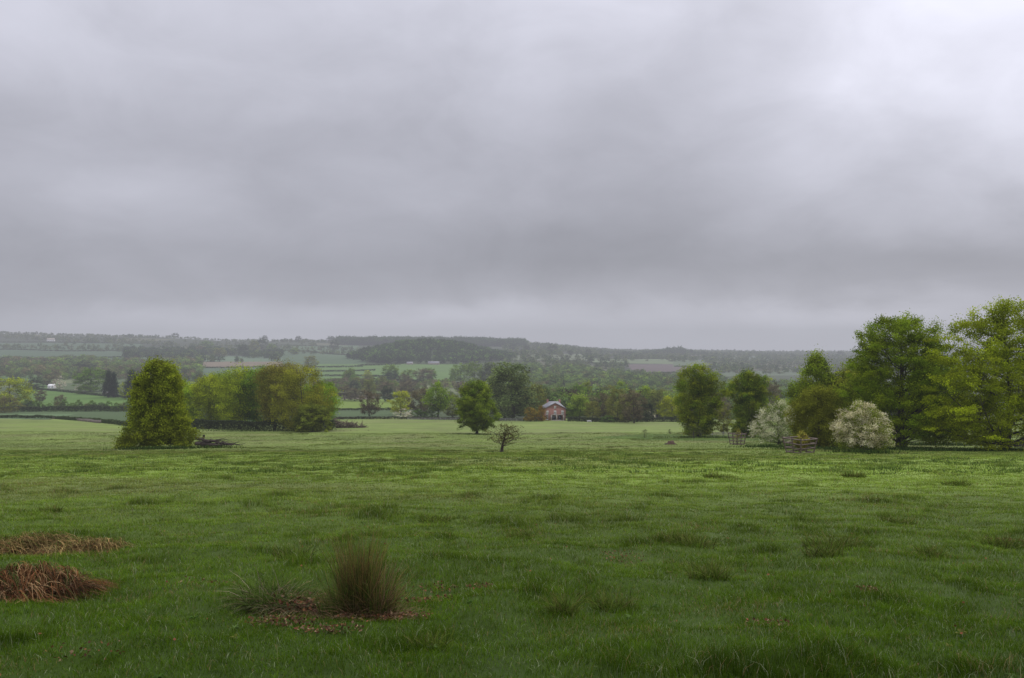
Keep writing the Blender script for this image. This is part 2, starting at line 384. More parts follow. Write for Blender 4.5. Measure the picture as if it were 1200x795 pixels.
# ------------------------------------------------------------------ trees
def tree_arrays(seed, H, env, tr=.022, n1=22, n2=260, nl=20000, leaf=.2, c1=(.1, .14, .03), c2=(.14, .17, .04), base=.12,
                up=.8, flat=.6, spread=.035, lean=(0, 0), irr=.25, upb=.5, bri=(.45, 1.5), ctrunk=.9, twig=1., inner=.33, stems=1):
    r = np.random.default_rng(seed)
    ex = np.array([e[0] for e in env]); ey = np.array([e[1] for e in env])
    ph = r.uniform(0, 6.28, 4)
    def E(t, az):
        f = 1 + irr * (.55 * np.sin(2 * az + ph[0] + 4 * t) + .45 * np.sin(3 * az + ph[1] - 9 * t) + .4 * np.sin(5 * az + ph[2] + 15 * t))
        return np.interp(t, ex, ey) * H * f
    wood = MB(); lv = MB()
    ln = np.array([lean[0], lean[1], 0.]) * H
    def axis(t): # trunk centre line
        t = np.asarray(t)[..., None]
        return np.array([0, 0, H]) * t + ln * t ** 1.4 + H * .012 * np.concatenate([np.sin(7 * t + ph[0]) - math.sin(ph[0]), np.cos(6 * t + ph[1]) - math.cos(ph[1]), 0 * t], -1)
    tt = np.linspace(0, ctrunk, 12)
    rad = lambda t: tr * H * ((1 - t) ** 1.05 * .92 + .08) * (1 + .7 * np.exp(-np.asarray(t) * 30))
    V, Q = tubes(axis(tt)[None] - np.array([0, 0, .15]) * (np.arange(12) == 0)[:, None], rad(tt)[None], 8); wood.add(V, Q)
    # limbs
    t1 = np.clip(base + (1 - base) * ((np.arange(n1) + r.uniform(0, 1, n1)) / n1) ** .9, 0, .99)
    az = np.arange(n1) * 2.39996 + r.uniform(-.5, .5, n1)
    re = E(t1, az) * r.uniform(.6, .88, n1)
    ends = axis(t1) + np.stack([re * np.cos(az), re * np.sin(az), 0 * re], 1)
    hs = np.clip(t1 - up * re / H * r.uniform(.7, 1.1, n1), max(.04, base * .55), ctrunk - .03)
    st = axis(hs); dr = ends - st
    ct = st + dr * np.array([.55, .55, .30]) + r.normal(0, .02 * H, (n1, 3))
    K = 8; s = np.linspace(0, 1, K)[None, :, None]
    LP = st[:, None] * (1 - s) ** 2 + 2 * ct[:, None] * s * (1 - s) + ends[:, None] * s ** 2
    LP += np.cumsum(r.normal(0, .004 * H, LP.shape), 1) * (s > 0)
    lr = np.minimum(rad(hs) * .5, np.linalg.norm(dr, axis=1) * .016 + .01)[:, None] * (1 - np.linspace(0, 1, K)[None] * .85)
    V, Q = tubes(LP, lr, 5); wood.add(V, Q)
    # sprays
    tc = r.uniform(0, 1, n2 * 8); tc = base + (1 - base) * tc
    wgt = np.interp(tc, ex, ey); sel = r.uniform(0, wgt.max(), len(tc)) < wgt * .85 + wgt.max() * .08; tc = tc[sel][:n2]; m = len(tc)
    a2 = r.uniform(0, 2 * PI, m); r2 = E(tc, a2) * r.uniform(0, 1, m) ** inner
    pts = axis(tc) + np.stack([r2 * np.cos(a2), r2 * np.sin(a2), r.normal(0, .01 * H, m)], 1)
    cand = np.concatenate([LP[:, 2:].reshape(-1, 3), axis(np.linspace(.5, ctrunk, 8))])
    rcan = np.concatenate([lr[:, 2:].ravel(), rad(np.linspace(.5, ctrunk, 8)) * .5])
    dd = ((pts[:, None] - cand[None] - np.array([0, 0, .06 * H])) ** 2).sum(-1); j = dd.argmin(1)
    A = cand[j]; s = np.linspace(0, 1, 5)[None, :, None]
    mid = (A + pts) / 2 + np.array([0, 0, -.012 * H]) + r.normal(0, .012 * H, (m, 3))
    TP = A[:, None] * (1 - s) ** 2 + 2 * mid[:, None] * s * (1 - s) + pts[:, None] * s ** 2
    V, Q = tubes(TP, (np.minimum(rcan[j] * .6, .0022 * H * twig)[:, None] * (1 - .75 * np.linspace(0, 1, 5)[None])), 3); wood.add(V, Q)
    # leaves
    sz = r.uniform(.55, 1.35, m) ** 1.0; cnt = sz ** 2; cnt = np.maximum(1, (nl * cnt / cnt.sum())).astype(int)
    idx = np.repeat(np.arange(m), cnt); N = len(idx)
    out = nrm(pts - A)
    along = r.normal(0, 1, N)[:, None] * out[idx] * 1.1
    pos = pts[idx] + (r.normal(0, 1, (N, 3)) * np.array([1, 1, flat]) + along) * (spread * H * sz[idx])[:, None]
    pos[:, 2] = np.maximum(pos[:, 2], .012 * H * r.uniform(.5, 2, N))
    V, Q = leafquads(pos, leaf, r, upb)
    cm = r.uniform(0, 1, m)[idx][:, None]; br = r.uniform(bri[0], bri[1], m)[idx][:, None] * r.uniform(.75, 1.25, (N, 1))
    # shade falls off inside anyway; young tips are a little yellower
    cc = (np.array(c1) * (1 - cm) + np.array(c2) * cm) * br
    lv.add(V, Q, None, np.repeat(cc, 4, 0))
    return wood, lv
def place(px, row, ymin=60):
    return at(px, row, ymin)

ENV_ROUND = [(.06, .16), (.2, .36), (.4, .42), (.6, .41), (.8, .32), (.93, .26), (1, .12)]
ENV_TALL = [(.05, .18), (.2, .25), (.45, .27), (.7, .25), (.88, .21), (1, .10)]
ENV_LIME = [(.02, .42), (.14, .41), (.32, .37), (.52, .35), (.72, .32), (.87, .26), (.95, .19), (1, .11)]
ENV_WOOD = [(.25, .10), (.4, .26), (.6, .33), (.8, .27), (.93, .14), (1, .03)]
ENV_SPRUCE = [(.04, .20), (.2, .22), (.5, .15), (.8, .07), (1, .01)]
ENV_BUSH = [(0, .45), (.2, .60), (.5, .62), (.8, .42), (1, .08)]
ENV_DOME = [(.08, .40), (.16, .50), (.3, .56), (.5, .56), (.75, .42), (.92, .22), (1, .05)]

def hero(name, label, px, row, top, wpx, env, leafm=None, ymin=60, group=None, cat='tree', rz=0, bark=None, **k):
    x, y, z = place(px, row, ymin)
    H = (row - top) / FOC * y
    wenv = 2 * max(e[1] for e in env)
    f = (wpx / FOC * y) / (wenv * H) * k.pop('wf', .82)
    env2 = [(a, b * f) for a, b in env]
    wood, lv = tree_arrays(k.pop('seed'), H, env2, **k)
    e = empty(name, (x, y, z), rz, label=label, cat=cat, group=group)
    wood.obj('trunk', bark or M_bark, e, smooth=True)
    lv.obj('crown', leafm or M_leaf, e)
    return e, H

YG = (.25, .29, .018); YG2 = (.22, .28, .016); GR = (.085, .145, .016); GR2 = (.12, .185, .018); OL = (.125, .14, .028); OL2 = (.16, .165, .035)
BR = (.115, .105, .045); GY = (.10, .125, .045); OR = (.25, .16, .02); DK = (.035, .055, .022)

# single trees in the home field and the park
hero('lime_tree', 'olive green tree with branches sweeping to the ground beside the fallen dark branches', 184, 525, 425, 80, ENV_LIME, seed=11, n1=44, n2=560, nl=80000,
     leaf=.24, c1=(.15, .178, .016), c2=(.215, .235, .02), base=.02, up=.5, flat=.8, spread=.026, tr=.02, irr=.16, lean=(.04, 0), wf=.92)
hero('field_tree', 'rounded bright green tree standing alone mid field behind the small bare tree', 559, 508.5, 449, 50, ENV_ROUND, seed=12, n1=24, n2=330, nl=42000, ymin=150,
     leaf=.32, c1=GR, c2=(.15, .21, .02), base=.10, up=.7, spread=.030, tr=.022, irr=.4, wf=.95)
hero('bare_thorn_tree', 'small crooked nearly leafless thorn tree in the middle of the field', 588, 530, 497, 42, [(.2, .2), (.35, .45), (.6, .5), (.85, .42), (1, .2)], seed=213, n1=26, n2=230, nl=2000,
     leaf=.12, c1=(.055, .045, .02), c2=(.10, .095, .03), base=.38, up=.45, spread=.03, wf=1.0, tr=.06, twig=7, lean=(.2, 0), irr=.8, ctrunk=.62, bark=M_bark_dark, inner=.6)
hero('park_tree', 'tall fresh green tree with a forked crown, left one of the pair before the valley', 818, 512, 429, 52, ENV_TALL, seed=14, n1=36, n2=460, nl=60000,
     leaf=.27, c1=(.09, .15, .013), c2=(.21, .25, .018), base=.03, up=.6, spread=.026, tr=.022, irr=.45, wf=.88)
hero('park_tree', 'green tree with yellowish top behind the tree guard with the yellow sapling', 876, 512, 437, 48, ENV_TALL, seed=15, n1=32, n2=420, nl=52000,
     leaf=.27, c1=(.08, .14, .012), c2=(.20, .23, .018), base=.02, up=.6, spread=.026, tr=.022, irr=.45, wf=.88)
hero('beech_tree', 'huge dark green spreading tree rising above the skyline behind the blossoming hawthorn', 1056, 525, 374, 150, [(.05, .38), (.15, .48), (.35, .50), (.55, .44), (.75, .38), (.9, .30), (1, .14)], wf=.93, seed=16,
     n1=60, n2=950, nl=150000, leaf=.2, c1=(.085, .14, .010), c2=(.15, .205, .014), base=.08, up=1.0, flat=.5, spread=.019, tr=.03, irr=.36, bri=(.55, 1.45))
hero('beech_tree', 'big yellow green airy tree cut by the edge of the picture', 1178, 528, 357, 172, [(.05, .36), (.15, .48), (.35, .46), (.55, .40), (.75, .30), (.9, .2), (1, .10)], seed=17,
     n1=50, n2=900, nl=125000, leaf=.2, c1=(.19, .222, .012), c2=(.31, .335, .022), base=.04, up=.6, flat=.3, spread=.021, tr=.024, irr=.45, inner=.45, twig=1.5, wf=.98, bri=(.55, 1.4))
hero('shade_tree', 'dark green tree tucked behind the two biggest trees', 1095, 519.5, 420, 84, ENV_ROUND, seed=18, n1=24, n2=320, nl=30000,
     leaf=.34, c1=GR, c2=YG2, base=.16, up=.7, spread=.035, tr=.02)
hero('yellow_green_tree', 'pale yellow green tree between the pointed green tree and the darkest one', 1003, 519, 432, 84, ENV_ROUND, seed=19, n1=26, n2=380, nl=38000,
     leaf=.3, c1=(.14, .18, .015), c2=(.20, .22, .02), base=.08, up=.7, spread=.03, tr=.02)
hero('pointed_green_tree', 'bright green tree with a pointed top behind the olive shrub', 958, 518, 417, 84, [(.1, .3), (.3, .45), (.5, .42), (.7, .32), (.88, .16), (1, .05)], seed=20, n1=32, n2=420, nl=42000,
     leaf=.3, c1=(.09, .15, .012), c2=(.16, .22, .016), base=.08, up=.8, spread=.03, tr=.02, irr=.4)
hero('olive_shrub', 'olive brown rounded shrub tree between the two white hawthorns', 958, 524, 454, 82, ENV_BUSH, seed=21, n1=40, n2=420, nl=60000,
     leaf=.16, c1=(.11, .135, .014), c2=(.155, .18, .02), base=.03, up=.7, flat=.9, spread=.035, tr=.03, twig=1.4)
e, H = hero('hawthorn', 'low dome shaped hawthorn covered in creamy pink blossom on a short dark trunk', 1010, 530, 473, 76, ENV_DOME, seed=22, n1=36, n2=420, nl=17000,
     leaf=.11, c1=(.12, .15, .02), c2=(.19, .22, .03), base=.05, up=.6, flat=.8, spread=.04, tr=.04, twig=1.6)
def blossom(e, H, px, env, wpx, y, seed, n, leaf, cols, base, n2=300, spread=.03):
    wenv = 2 * max(a[1] for a in env); f = (wpx / FOC * y) / (wenv * H)
    _, lv = tree_arrays(seed, H * 1.01, [(a, b * f * 1.03) for a, b in env], n1=20, n2=n2, nl=n, leaf=leaf, c1=cols[0], c2=cols[1], base=base, flat=.7, spread=spread, inner=.22, bri=(.6, 1.15))
    lv.obj('blossom', M_blos, e)
blossom(e, H, 1010, ENV_DOME, 63, e.location[1], 23, 19000, .13, ((.60, .54, .30), (.76, .72, .48)), .18, 380, .028)
e, H = hero('hawthorn', 'ragged hawthorn with cooler white blossom behind the tree guard at the left of the thicket', 913, 521, 472, 66, ENV_BUSH, seed=24, n1=34, n2=300, nl=15000,
     leaf=.13, c1=(.10, .14, .03), c2=(.15, .19, .035), base=.05, up=.6, spread=.04, tr=.035, twig=1.5, irr=.4)
blossom(e, H, 913, ENV_BUSH, 56, e.location[1], 25, 11000, .15, ((.58, .55, .34), (.74, .72, .50)), .1, 190, .032)

# the copse on the left of the field
COPSE = [(216, 501, 448, 44, YG, YG2, 'yellowest low tree at the left end of the copse, behind the olive sweeping tree'),
    (246, 502, 441, 42, (.23, .27, .018), YG2, 'yellow green tree second from the left end of the copse'),
    (262, 500, 437, 40, (.22, .26, .02), YG2, 'slim yellow green tree with bare lower trunk in the copse'),
    (281, 503, 432, 46, YG, (.2, .26, .02), 'tallest yellow green tree of the copse with orange tinted top'),
    (301, 503, 434, 44, (.15, .23, .02), (.10, .19, .02), 'fresh green tree beside the yellow ones in the copse'),
    (322, 504, 430, 46, (.19, .195, .022), (.15, .15, .022), 'brownish olive tree with thin foliage in the middle of the copse'),
    (335, 501, 427, 50, (.13, .115, .03), (.15, .14, .03), 'purple brown topped tree at the back of the copse'),
    (352, 505, 432, 62, (.16, .175, .018), (.20, .21, .02), 'broad olive tree with foliage nearly to the ground in the copse'),
    (374, 503, 447, 52, (.14, .22, .018), (.2, .27, .02), 'bright green tree at the far right end of the copse'),
    (366, 506, 472, 44, (.14, .17, .02), (.11, .14, .02), 'low bushy green tree in front at the right of the copse')]
for i, (px, row, top, w, a, b, lab) in enumerate(COPSE):
    hero('copse_tree', lab, px, row, top, w, ENV_BUSH if row == 506 else [(.1, .12), (.3, .28), (.6, .36), (.8, .31), (.93, .2), (1, .08)] if i not in (7,) else ENV_ROUND,
         seed=40 + i, n1=18, n2=230, nl=26000, leaf=.36, c1=a, c2=b, wf=.98, base=.03 if row == 506 or i == 7 else .13, up=.8, spread=.038, tr=.017, irr=.3, ymin=150, group='trees of the copse')

# ------------------------------------------------------------------ protos for trees farther off
PROTO = {}
def proto(kind, seed, env, n1, n2, nl, leaf, c1, c2, **k):
    wood, lv = tree_arrays(seed, 10., env, n1=n1, n2=n2, nl=nl, leaf=leaf * 10, c1=c1, c2=c2, **k)
    PROTO[kind] = (wood.mesh('trunk_' + kind, M_bark, True), lv.mesh('crown_' + kind, M_leaf), 2 * max(e[1] for e in env))
for kind, env, a, b, kw in [
    ('green', ENV_ROUND, GR, GR2, {}), ('yellow', ENV_ROUND, YG2, YG, {}), ('olive', ENV_ROUND, OL, OL2, {}), ('brown', ENV_ROUND, BR, (.12, .1, .06), dict(twig=1.8)),
    ('grey', ENV_TALL, (.08, .12, .04), (.125, .16, .045), {}), ('orange', ENV_ROUND, (.17, .115, .03), OR, {}), ('spruce', ENV_SPRUCE, (.018, .032, .02), DK, dict(up=-.2, irr=.1)),
    ('bright', ENV_TALL, (.15, .24, .03), (.19, .27, .04), {}), ('dark', ENV_ROUND, DK, (.05, .07, .03), {}), ('trunky', ENV_WOOD, GR2, YG2, {}),
    ('bush', ENV_BUSH, (.06, .09, .03), GR, {}), ('brownbush', ENV_BUSH, BR, OL, {})]:
    proto(kind, len(PROTO) * 13 + 500, env, 14, 110, 7000, .034, a, b, base=.24 if kind == 'trunky' else .03 if 'bush' in kind else .08, spread=.04, tr=.02, **kw)
proto('blossombush', 777, ENV_BUSH, 14, 90, 4200, .026, (.58, .50, .42), (.16, .18, .06), base=.03, spread=.04, tr=.02)
def mid(kind, px, row, top, w, label, name=None, group=None, ymin=60, cat='tree'):
    x, y, z = at(px, row, ymin); H = (row - top) / FOC * y; W = w / FOC * y
    tm, cm, wu = PROTO[kind]
    e = empty(name or ('tree' if 'bush' not in kind else 'bush'), (x, y, z - .1), random.uniform(0, 6.28), label=label, cat=cat if 'bush' not in kind else 'bush', group=group)
    sx = W / (wu * 10); sz = H / 10; e.scale = (sx, sx, sz)
    for nm, me in (('trunk', tm), ('crown', cm)):
        o = bpy.data.objects.new(nm, me); COL.objects.link(o); o.parent = e
    return e
MIDS = [
    ('yellow', 12, 480, 443, 44, 'round yellow green tree cut by the picture edge above the low wall'),
    ('brownbush', 6, 484, 463, 30, 'brown bush under the yellow green tree at the picture edge'),
    ('spruce', 127, 466, 436, 13, 'dark spruce nearest the pale roofed cottage'),
    ('spruce', 134, 466, 438, 11, 'slightly shorter spruce crowding against the one by the pale roofed cottage'),
    ('spruce', 154, 468, 435, 16, 'pointed dark spruce standing apart, closest to the olive sweeping tree'),
    ('spruce', 163, 468, 441, 11, 'small dark conifer half hidden by the olive sweeping tree'),
    ('dark', 44, 457, 442, 17, 'dark round tree beside the white barn'),
    ('brown', 58, 453, 439, 16, 'brownish tree just above the white barn'),
    ('green', 106, 459, 431, 36, 'large round green tree between the white barn and the spruces'),
    ('blossombush', 70, 456, 441, 15, 'pinkish blossoming tree right beside the white barn'),
    ('blossombush', 92, 459, 449, 10, 'small pale blossoming shrub along the farm hedge'),
    ('bush', 100, 462, 451, 22, 'green garden shrub below the large round tree'),
    ('yellow', 146, 467, 448, 12, 'yellow green tree between the spruces'),
    ('brown', 47, 472, 457, 13, 'thin brown tree rising from the hedge under the white barn'),
    ('brown', 71, 478, 463, 13, 'small round tree rising from the hedge in the green field'),
    ('dark', 100, 437, 424, 24, 'dim round tree at the edge of the far left wood'),
    ('brown', 433, 488, 458, 24, 'dark brown ivy covered tree beside the blue green field'),
    ('yellow', 470, 486, 458, 27, 'rounded yellow green tree behind the white flowering bush'),
    ('blossombush', 473, 490, 479, 26, 'pale flowering bush at the far fence'),
    ('bush', 490, 490, 480, 20, 'green bush right of the pale flowering one at the fence'),
    ('brown', 493, 488, 455, 30, 'bare brown tree between the yellow green and the tall green trees'),
    ('trunky', 513, 490, 450, 29, 'green tree showing its trunk above the far fence'),
    ('bush', 507, 490, 478, 20, 'dark bush under the tree that shows its trunk'),
    ('olive', 530, 489, 462, 24, 'olive tree just left of the solitary green tree'),
    ('grey', 601, 492, 427, 50, 'tall broad grey green tree left of the brick house'),
    ('grey', 583, 488, 440, 26, 'narrower grey green tree behind the solitary green tree'),
    ('olive', 626, 491, 450, 28, 'olive and brown tree next to the tall grey green one'),
    ('orange', 621, 494, 478, 17, 'rust orange shrub tree left of the brick house'),
    ('orange', 635, 494, 476, 12, 'small orange shrub touching the brick house'),
    ('bright', 679, 493, 463, 24, 'light green tree just right of the brick house'),
    ('bright', 670, 493, 476, 15, 'short light green tree against the side of the brick house'),
    ('olive', 694, 494, 470, 20, 'low olive tree above the white bench'),
    ('brown', 708, 493, 460, 22, 'brown tree in the belt right of the brick house'),
    ('bush', 712, 495, 487, 22, 'very dark low bush at the belt edge'),
    ('olive', 724, 494, 455, 28, 'olive tree in the belt above the dark low bush'),
    ('brown', 743, 496, 457, 30, 'brown trunked tree in the middle of the belt'),
    ('olive', 733, 495, 466, 24, 'low olive tree in front of the brown trunked one'),
    ('dark', 756, 494, 468, 20, 'dark tree left of the pink blossoming bush'),
    ('blossombush', 763, 493, 479, 11, 'pink and white blossoming bush at the belt edge'),
    ('yellow', 787, 494, 464, 30, 'yellow green tree left of the tall forked tree'),
    ('olive', 770, 489, 456, 30, 'olive tree beneath the white roofs'),
    ('yellow', 800, 494, 474, 18, 'small yellow tree leaning on the tall forked tree'),
    ('brown', 843, 494, 462, 20, 'brownish tree between the two tall park trees'),
    ('olive', 848, 508, 478, 18, 'pale budding tree beside the yellow topped park tree'),
    ('brown', 902, 492, 447, 30, 'russet tree behind the cooler white hawthorn'),
    ('grey', 888, 492, 455, 22, 'grey green tree behind the yellow topped park tree'),
    ('green', 458, 444, 427, 21, 'round green tree alone in the far bright field'),
    ('green', 479, 446, 433, 18, 'smaller dark green tree right of the round one in the far bright field'),
    ('brown', 496, 447, 432, 22, 'russet tree by the small barn in the far fields'),
    ('green', 505, 446, 431, 12, 'green tree touching the russet one in the far fields'),
    ('green', 411, 447, 431, 10, 'thin tree on the hedge line of the far fields'),
    ('yellow', 430, 442, 434, 10, 'little yellow green tree in the far bright field'),
    ('olive', 364, 432, 417, 16, 'hazy tree on the hill above the copse'),
    ('green', 540, 448, 426, 24, 'left tree of the grove at the foot of the wooded knoll'),
    ('green', 556, 450, 424, 24, 'middle tree of the grove at the foot of the wooded knoll'),
    ('grey', 574, 450, 425, 20, 'grey green tree of the grove at the foot of the wooded knoll'),
    ('brown', 404, 469, 452, 18, 'brown tree just above the right end of the copse'),
    ('brown', 416, 470, 455, 20, 'russet low tree left of the ivy covered one'),
    ('brown', 452, 462, 447, 18, 'bare grey tree in the hollow of the far fields'),
    ('olive', 432, 465, 444, 18, 'olive tree behind the dark brown ivy covered one'),
    ('brown', 476, 463, 446, 18, 'bare grey tree right of the hollow of the far fields'),
    ('dark', 454, 471, 452, 16, 'dark tree behind the rounded yellow green one'),
]
for m in MIDS: mid(*m)
r = random.Random(5)
for i in range(15):   # bushes of the big hedge in the left valley
    px = 32 + i * 8.6 + r.uniform(-2, 2); mid(r.choice(['bush', 'bush', 'dark', 'brownbush']), px, 482 + r.uniform(-.6, .6), 482 - r.uniform(8, 13.5), r.uniform(10, 16), 'dark rounded bush in the tall hedge below the bright left field', 'bush', 'bushes of the tall hedge')
for i in range(26):   # belt of trees behind the house and park
    px = 610 + i * 13.5 + r.uniform(-5, 5); row = 489 - r.uniform(0, 5)
    mid(r.choice(['olive', 'grey', 'green', 'grey', 'trunky', 'green', 'brown']), px, row, row - r.uniform(22, 36), r.uniform(20, 32), 'mixed spring tree in the belt behind the brick house', 'belt_tree', 'trees of the belt behind the house')
for i in range(30):   # scattered hedgerow trees of the far fields
    px, row = r.choice([(r.uniform(365, 540), r.uniform(446, 468)), (r.uniform(0, 230), r.uniform(424, 440)), (r.uniform(230, 420), r.uniform(408, 424))])
    mid(r.choice(['green', 'brown', 'dark', 'olive']), px, row, row - r.uniform(8, 14), r.uniform(9, 17), 'dim hedgerow tree in the far fields', 'hedgerow_tree', 'hedgerow trees of the far fields')
# trees on the skyline
for px, row, top, w in [(647, 415, 402.5, 13), (669, 417, 410, 6), (690, 417, 409, 8), (731, 418, 411, 9), (738, 418, 412, 8), (617, 413, 404, 8), (600, 411, 402, 9), (950, 419, 412, 7), (985, 418, 411, 8), (388, 402, 394, 10), (350, 401, 394, 8), (310, 400, 393, 7), (205, 396, 390, 9)]:
    mid('dark', px, row, top, w, 'round hazy tree standing up on the skyline ridge', 'skyline_tree', 'trees standing up on the skyline')

# ------------------------------------------------------------------ woods that read as one mass
LOW = []; LOWF = []
for i, (env, a, b) in enumerate([(ENV_WOOD, GR, GR2), (ENV_ROUND, GR, OL), (ENV_ROUND, OL, BR), (ENV_WOOD, (.055, .08, .03), GR), (ENV_ROUND, (.12, .1, .05), BR), (ENV_ROUND, (.06, .1, .035), (.08, .12, .04)), (ENV_TALL, DK, (.05, .08, .03))]):
    w, l = tree_arrays(900 + i, 1., env, n1=5, n2=26, nl=640, leaf=.085, c1=a, c2=b, base=.1, spread=.075, tr=.02)
    LOW.append(l.arrays())
    w, l = tree_arrays(950 + i, 1., env, n1=4, n2=16, nl=150, leaf=.17, c1=a, c2=b, base=.1, spread=.075, tr=.02)
    LOWF.append(l.arrays())
def wood(name, label, X, Y, H, kinds, seed, tint=(1, 1, 1)):
    H = H * (.5 + 1.0 * fbm(X / 70., Y / 110., 77, 3)); v0, v1 = (.5, 1.45) if np.mean(Y) < 2000 else (.75, 1.2)
    r = np.random.default_rng(seed); mb = MB(); Z = height(X, Y, False)
    for x, y, z, h in zip(X, Y, Z, H):
        V, Q, T, C = (LOW if np.mean(Y) < 1900 else LOWF)[kinds[r.integers(len(kinds))]]
        a = r.uniform(0, 6.28); c, s = math.cos(a), math.sin(a); wx = h * r.uniform(.85, 1.3)
        W = np.stack([(V[:, 0] * c - V[:, 1] * s) * wx + x, (V[:, 0] * s + V[:, 1] * c) * wx + y, V[:, 2] * h + z - .08 * h], 1)
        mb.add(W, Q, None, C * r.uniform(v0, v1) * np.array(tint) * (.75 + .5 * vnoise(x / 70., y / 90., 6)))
    tag(mb.obj(name, M_wood), label, 'wood', kind='stuff')
def scat(seed, n, px0, px1, y0, y1, h0, h1, cond=None):
    r = np.random.default_rng(seed)
    Y = np.sqrt(r.uniform(y0 ** 2, y1 ** 2, n)); px = r.uniform(px0, px1, n)
    X = (px - 600) / FOC * Y; k = np.ones(n, bool)
    if cond: k = cond(px, Y, X)
    return X[k], Y[k], r.uniform(h0, h1, n)[k]
PLO = lambda px, Y: ~((px > 735) & (px < 830) & (Y > 1900) & (Y < 2750))
X, Y, H = scat(1, 1700, 560, 1060, 470, 1150, 10, 17, lambda px, Y, X: (Y < 800) | (px > 590)); wood('valley_woods', 'mixed green and brown woods filling the valley behind the brick house', X, Y, H, [0, 1, 2, 3, 4, 5], 2)
X, Y, H = scat(3, 2600, 585, 1060, 1150, 2050, 11, 18, lambda px, Y, X: PLO(px, Y) & (Y < 1900 - 2.2 * np.maximum(px - 690, 0))); wood('hillside_woods', 'rounded green wood climbing the hillside above the brick house', X, Y, H * (.7 + .6 * vnoise(X / 30., Y / 40., 4)), [0, 1, 3, 5, 5, 2], 4, (1.05, 1.05, .9))
X, Y, H = scat(5, 1300, -80, 235, 1300, 1950, 11, 16, lambda px, Y, X: vnoise(X / 160., Y / 120., 9) > .2); wood('left_valley_wood', 'grey brown wood lying across the left of the valley', X, Y, H * (.6 + .8 * vnoise(X / 40., Y / 60., 4)), [1, 2, 5, 4, 3, 0], 6, (1.0, 1.0, .85))
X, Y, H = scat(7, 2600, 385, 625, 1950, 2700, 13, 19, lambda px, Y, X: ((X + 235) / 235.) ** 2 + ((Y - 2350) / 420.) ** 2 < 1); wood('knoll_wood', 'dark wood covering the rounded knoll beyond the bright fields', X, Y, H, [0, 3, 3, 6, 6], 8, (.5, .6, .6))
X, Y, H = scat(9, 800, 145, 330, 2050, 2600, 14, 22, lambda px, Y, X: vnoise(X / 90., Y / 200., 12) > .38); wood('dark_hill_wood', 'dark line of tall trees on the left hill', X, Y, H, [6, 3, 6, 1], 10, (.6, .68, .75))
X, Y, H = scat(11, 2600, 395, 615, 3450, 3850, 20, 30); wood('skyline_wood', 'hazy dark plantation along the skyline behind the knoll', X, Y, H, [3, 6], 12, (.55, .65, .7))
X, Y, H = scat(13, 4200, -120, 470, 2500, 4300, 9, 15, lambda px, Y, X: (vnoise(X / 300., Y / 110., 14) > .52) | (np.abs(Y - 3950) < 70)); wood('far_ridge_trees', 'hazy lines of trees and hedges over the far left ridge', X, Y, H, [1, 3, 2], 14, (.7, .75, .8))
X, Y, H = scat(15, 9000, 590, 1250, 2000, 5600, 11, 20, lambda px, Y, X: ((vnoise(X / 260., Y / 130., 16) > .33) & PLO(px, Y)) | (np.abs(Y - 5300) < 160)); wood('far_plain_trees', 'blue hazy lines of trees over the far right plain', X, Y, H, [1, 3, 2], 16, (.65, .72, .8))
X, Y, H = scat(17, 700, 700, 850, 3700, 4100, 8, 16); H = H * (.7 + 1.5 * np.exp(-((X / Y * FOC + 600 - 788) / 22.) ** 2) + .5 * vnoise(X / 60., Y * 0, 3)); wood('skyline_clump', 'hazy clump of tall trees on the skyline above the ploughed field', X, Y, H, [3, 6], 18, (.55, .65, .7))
X, Y, H = scat(19, 700, 365, 600, 860, 1300, 6, 10, lambda px, Y, X: vnoise(X / 60., Y / 50., 19) > .62); wood('scrub', 'grey and russet scrub in the hollows of the far fields', X, Y, H, [2, 4, 1], 20)

# ------------------------------------------------------------------ hedges and walls
def hedge(label, pts, h, w=1.6, c1=(.045, .065, .025), c2=(.07, .09, .035), group=None, name='hedge', ymin=60, gaps=0., seed=0):
    r = np.random.default_rng(seed + 3000 + int(pts[0][0] * 7 + pts[0][1]))
    W = np.array([at(p[0], p[1], ymin) for p in pts])[:, :2]
    seg = np.linalg.norm(np.diff(W, axis=0), axis=1); tot = seg.sum(); cum = np.concatenate([[0], np.cumsum(seg)])
    d = W[:, 1].mean(); s = max(.22, d * .0008)
    n = int(min(60000, tot * h / s ** 2 * 5))
    u = r.uniform(0, tot, n); X = np.interp(u, cum, W[:, 0]); Y = np.interp(u, cum, W[:, 1])
    hh = h * (.7 + .6 * fbm(u / (h * 2.2), u * 0 + seed, 71, 3))
    t = r.uniform(0, 1, n) ** .7; wd = w * (1 - .5 * t) * r.uniform(-.5, .5, n)
    if gaps: k = vnoise(u / 14., u * 0, 72 + seed) > gaps; X, Y, hh, t, wd = X[k], Y[k], hh[k], t[k], wd[k]
    n = len(X)
    P = np.stack([X + wd * .3, Y + wd, height(X, Y, False) + hh * t], 1)
    V, Q = leafquads(P, s * 1.5, r, .3, .8)
    m = r.uniform(0, 1, (n, 1)); C = (np.array(c1) * (1 - m) + np.array(c2) * m) * r.uniform(.7, 1.25, (n, 1))
    mb = MB().add(V, Q, None, np.repeat(C, 4, 0)); o = mb.obj(name, M_wood); tag(o, label, 'hedge', group)
hedge('low dark hedge along the far edge of the near field at the left', [(-60, 490), (0, 490), (60, 490.5), (105, 494), (152, 499.5)], 1.5)
hedge('tall dark hedge below the bright left field', [(-60, 483), (60, 482.5), (165, 482)], 4., 3)
hedge('clipped dark hedge running down past the white barn', [(22, 455), (80, 460), (120, 464.5), (170, 468)], 2.2)
hedge('hedge above the topmost field on the left edge', [(-60, 440), (55, 439)], 4, 3)
hedge('thin hedge under the topmost field on the left edge', [(-60, 449), (60, 448)], 2.5)
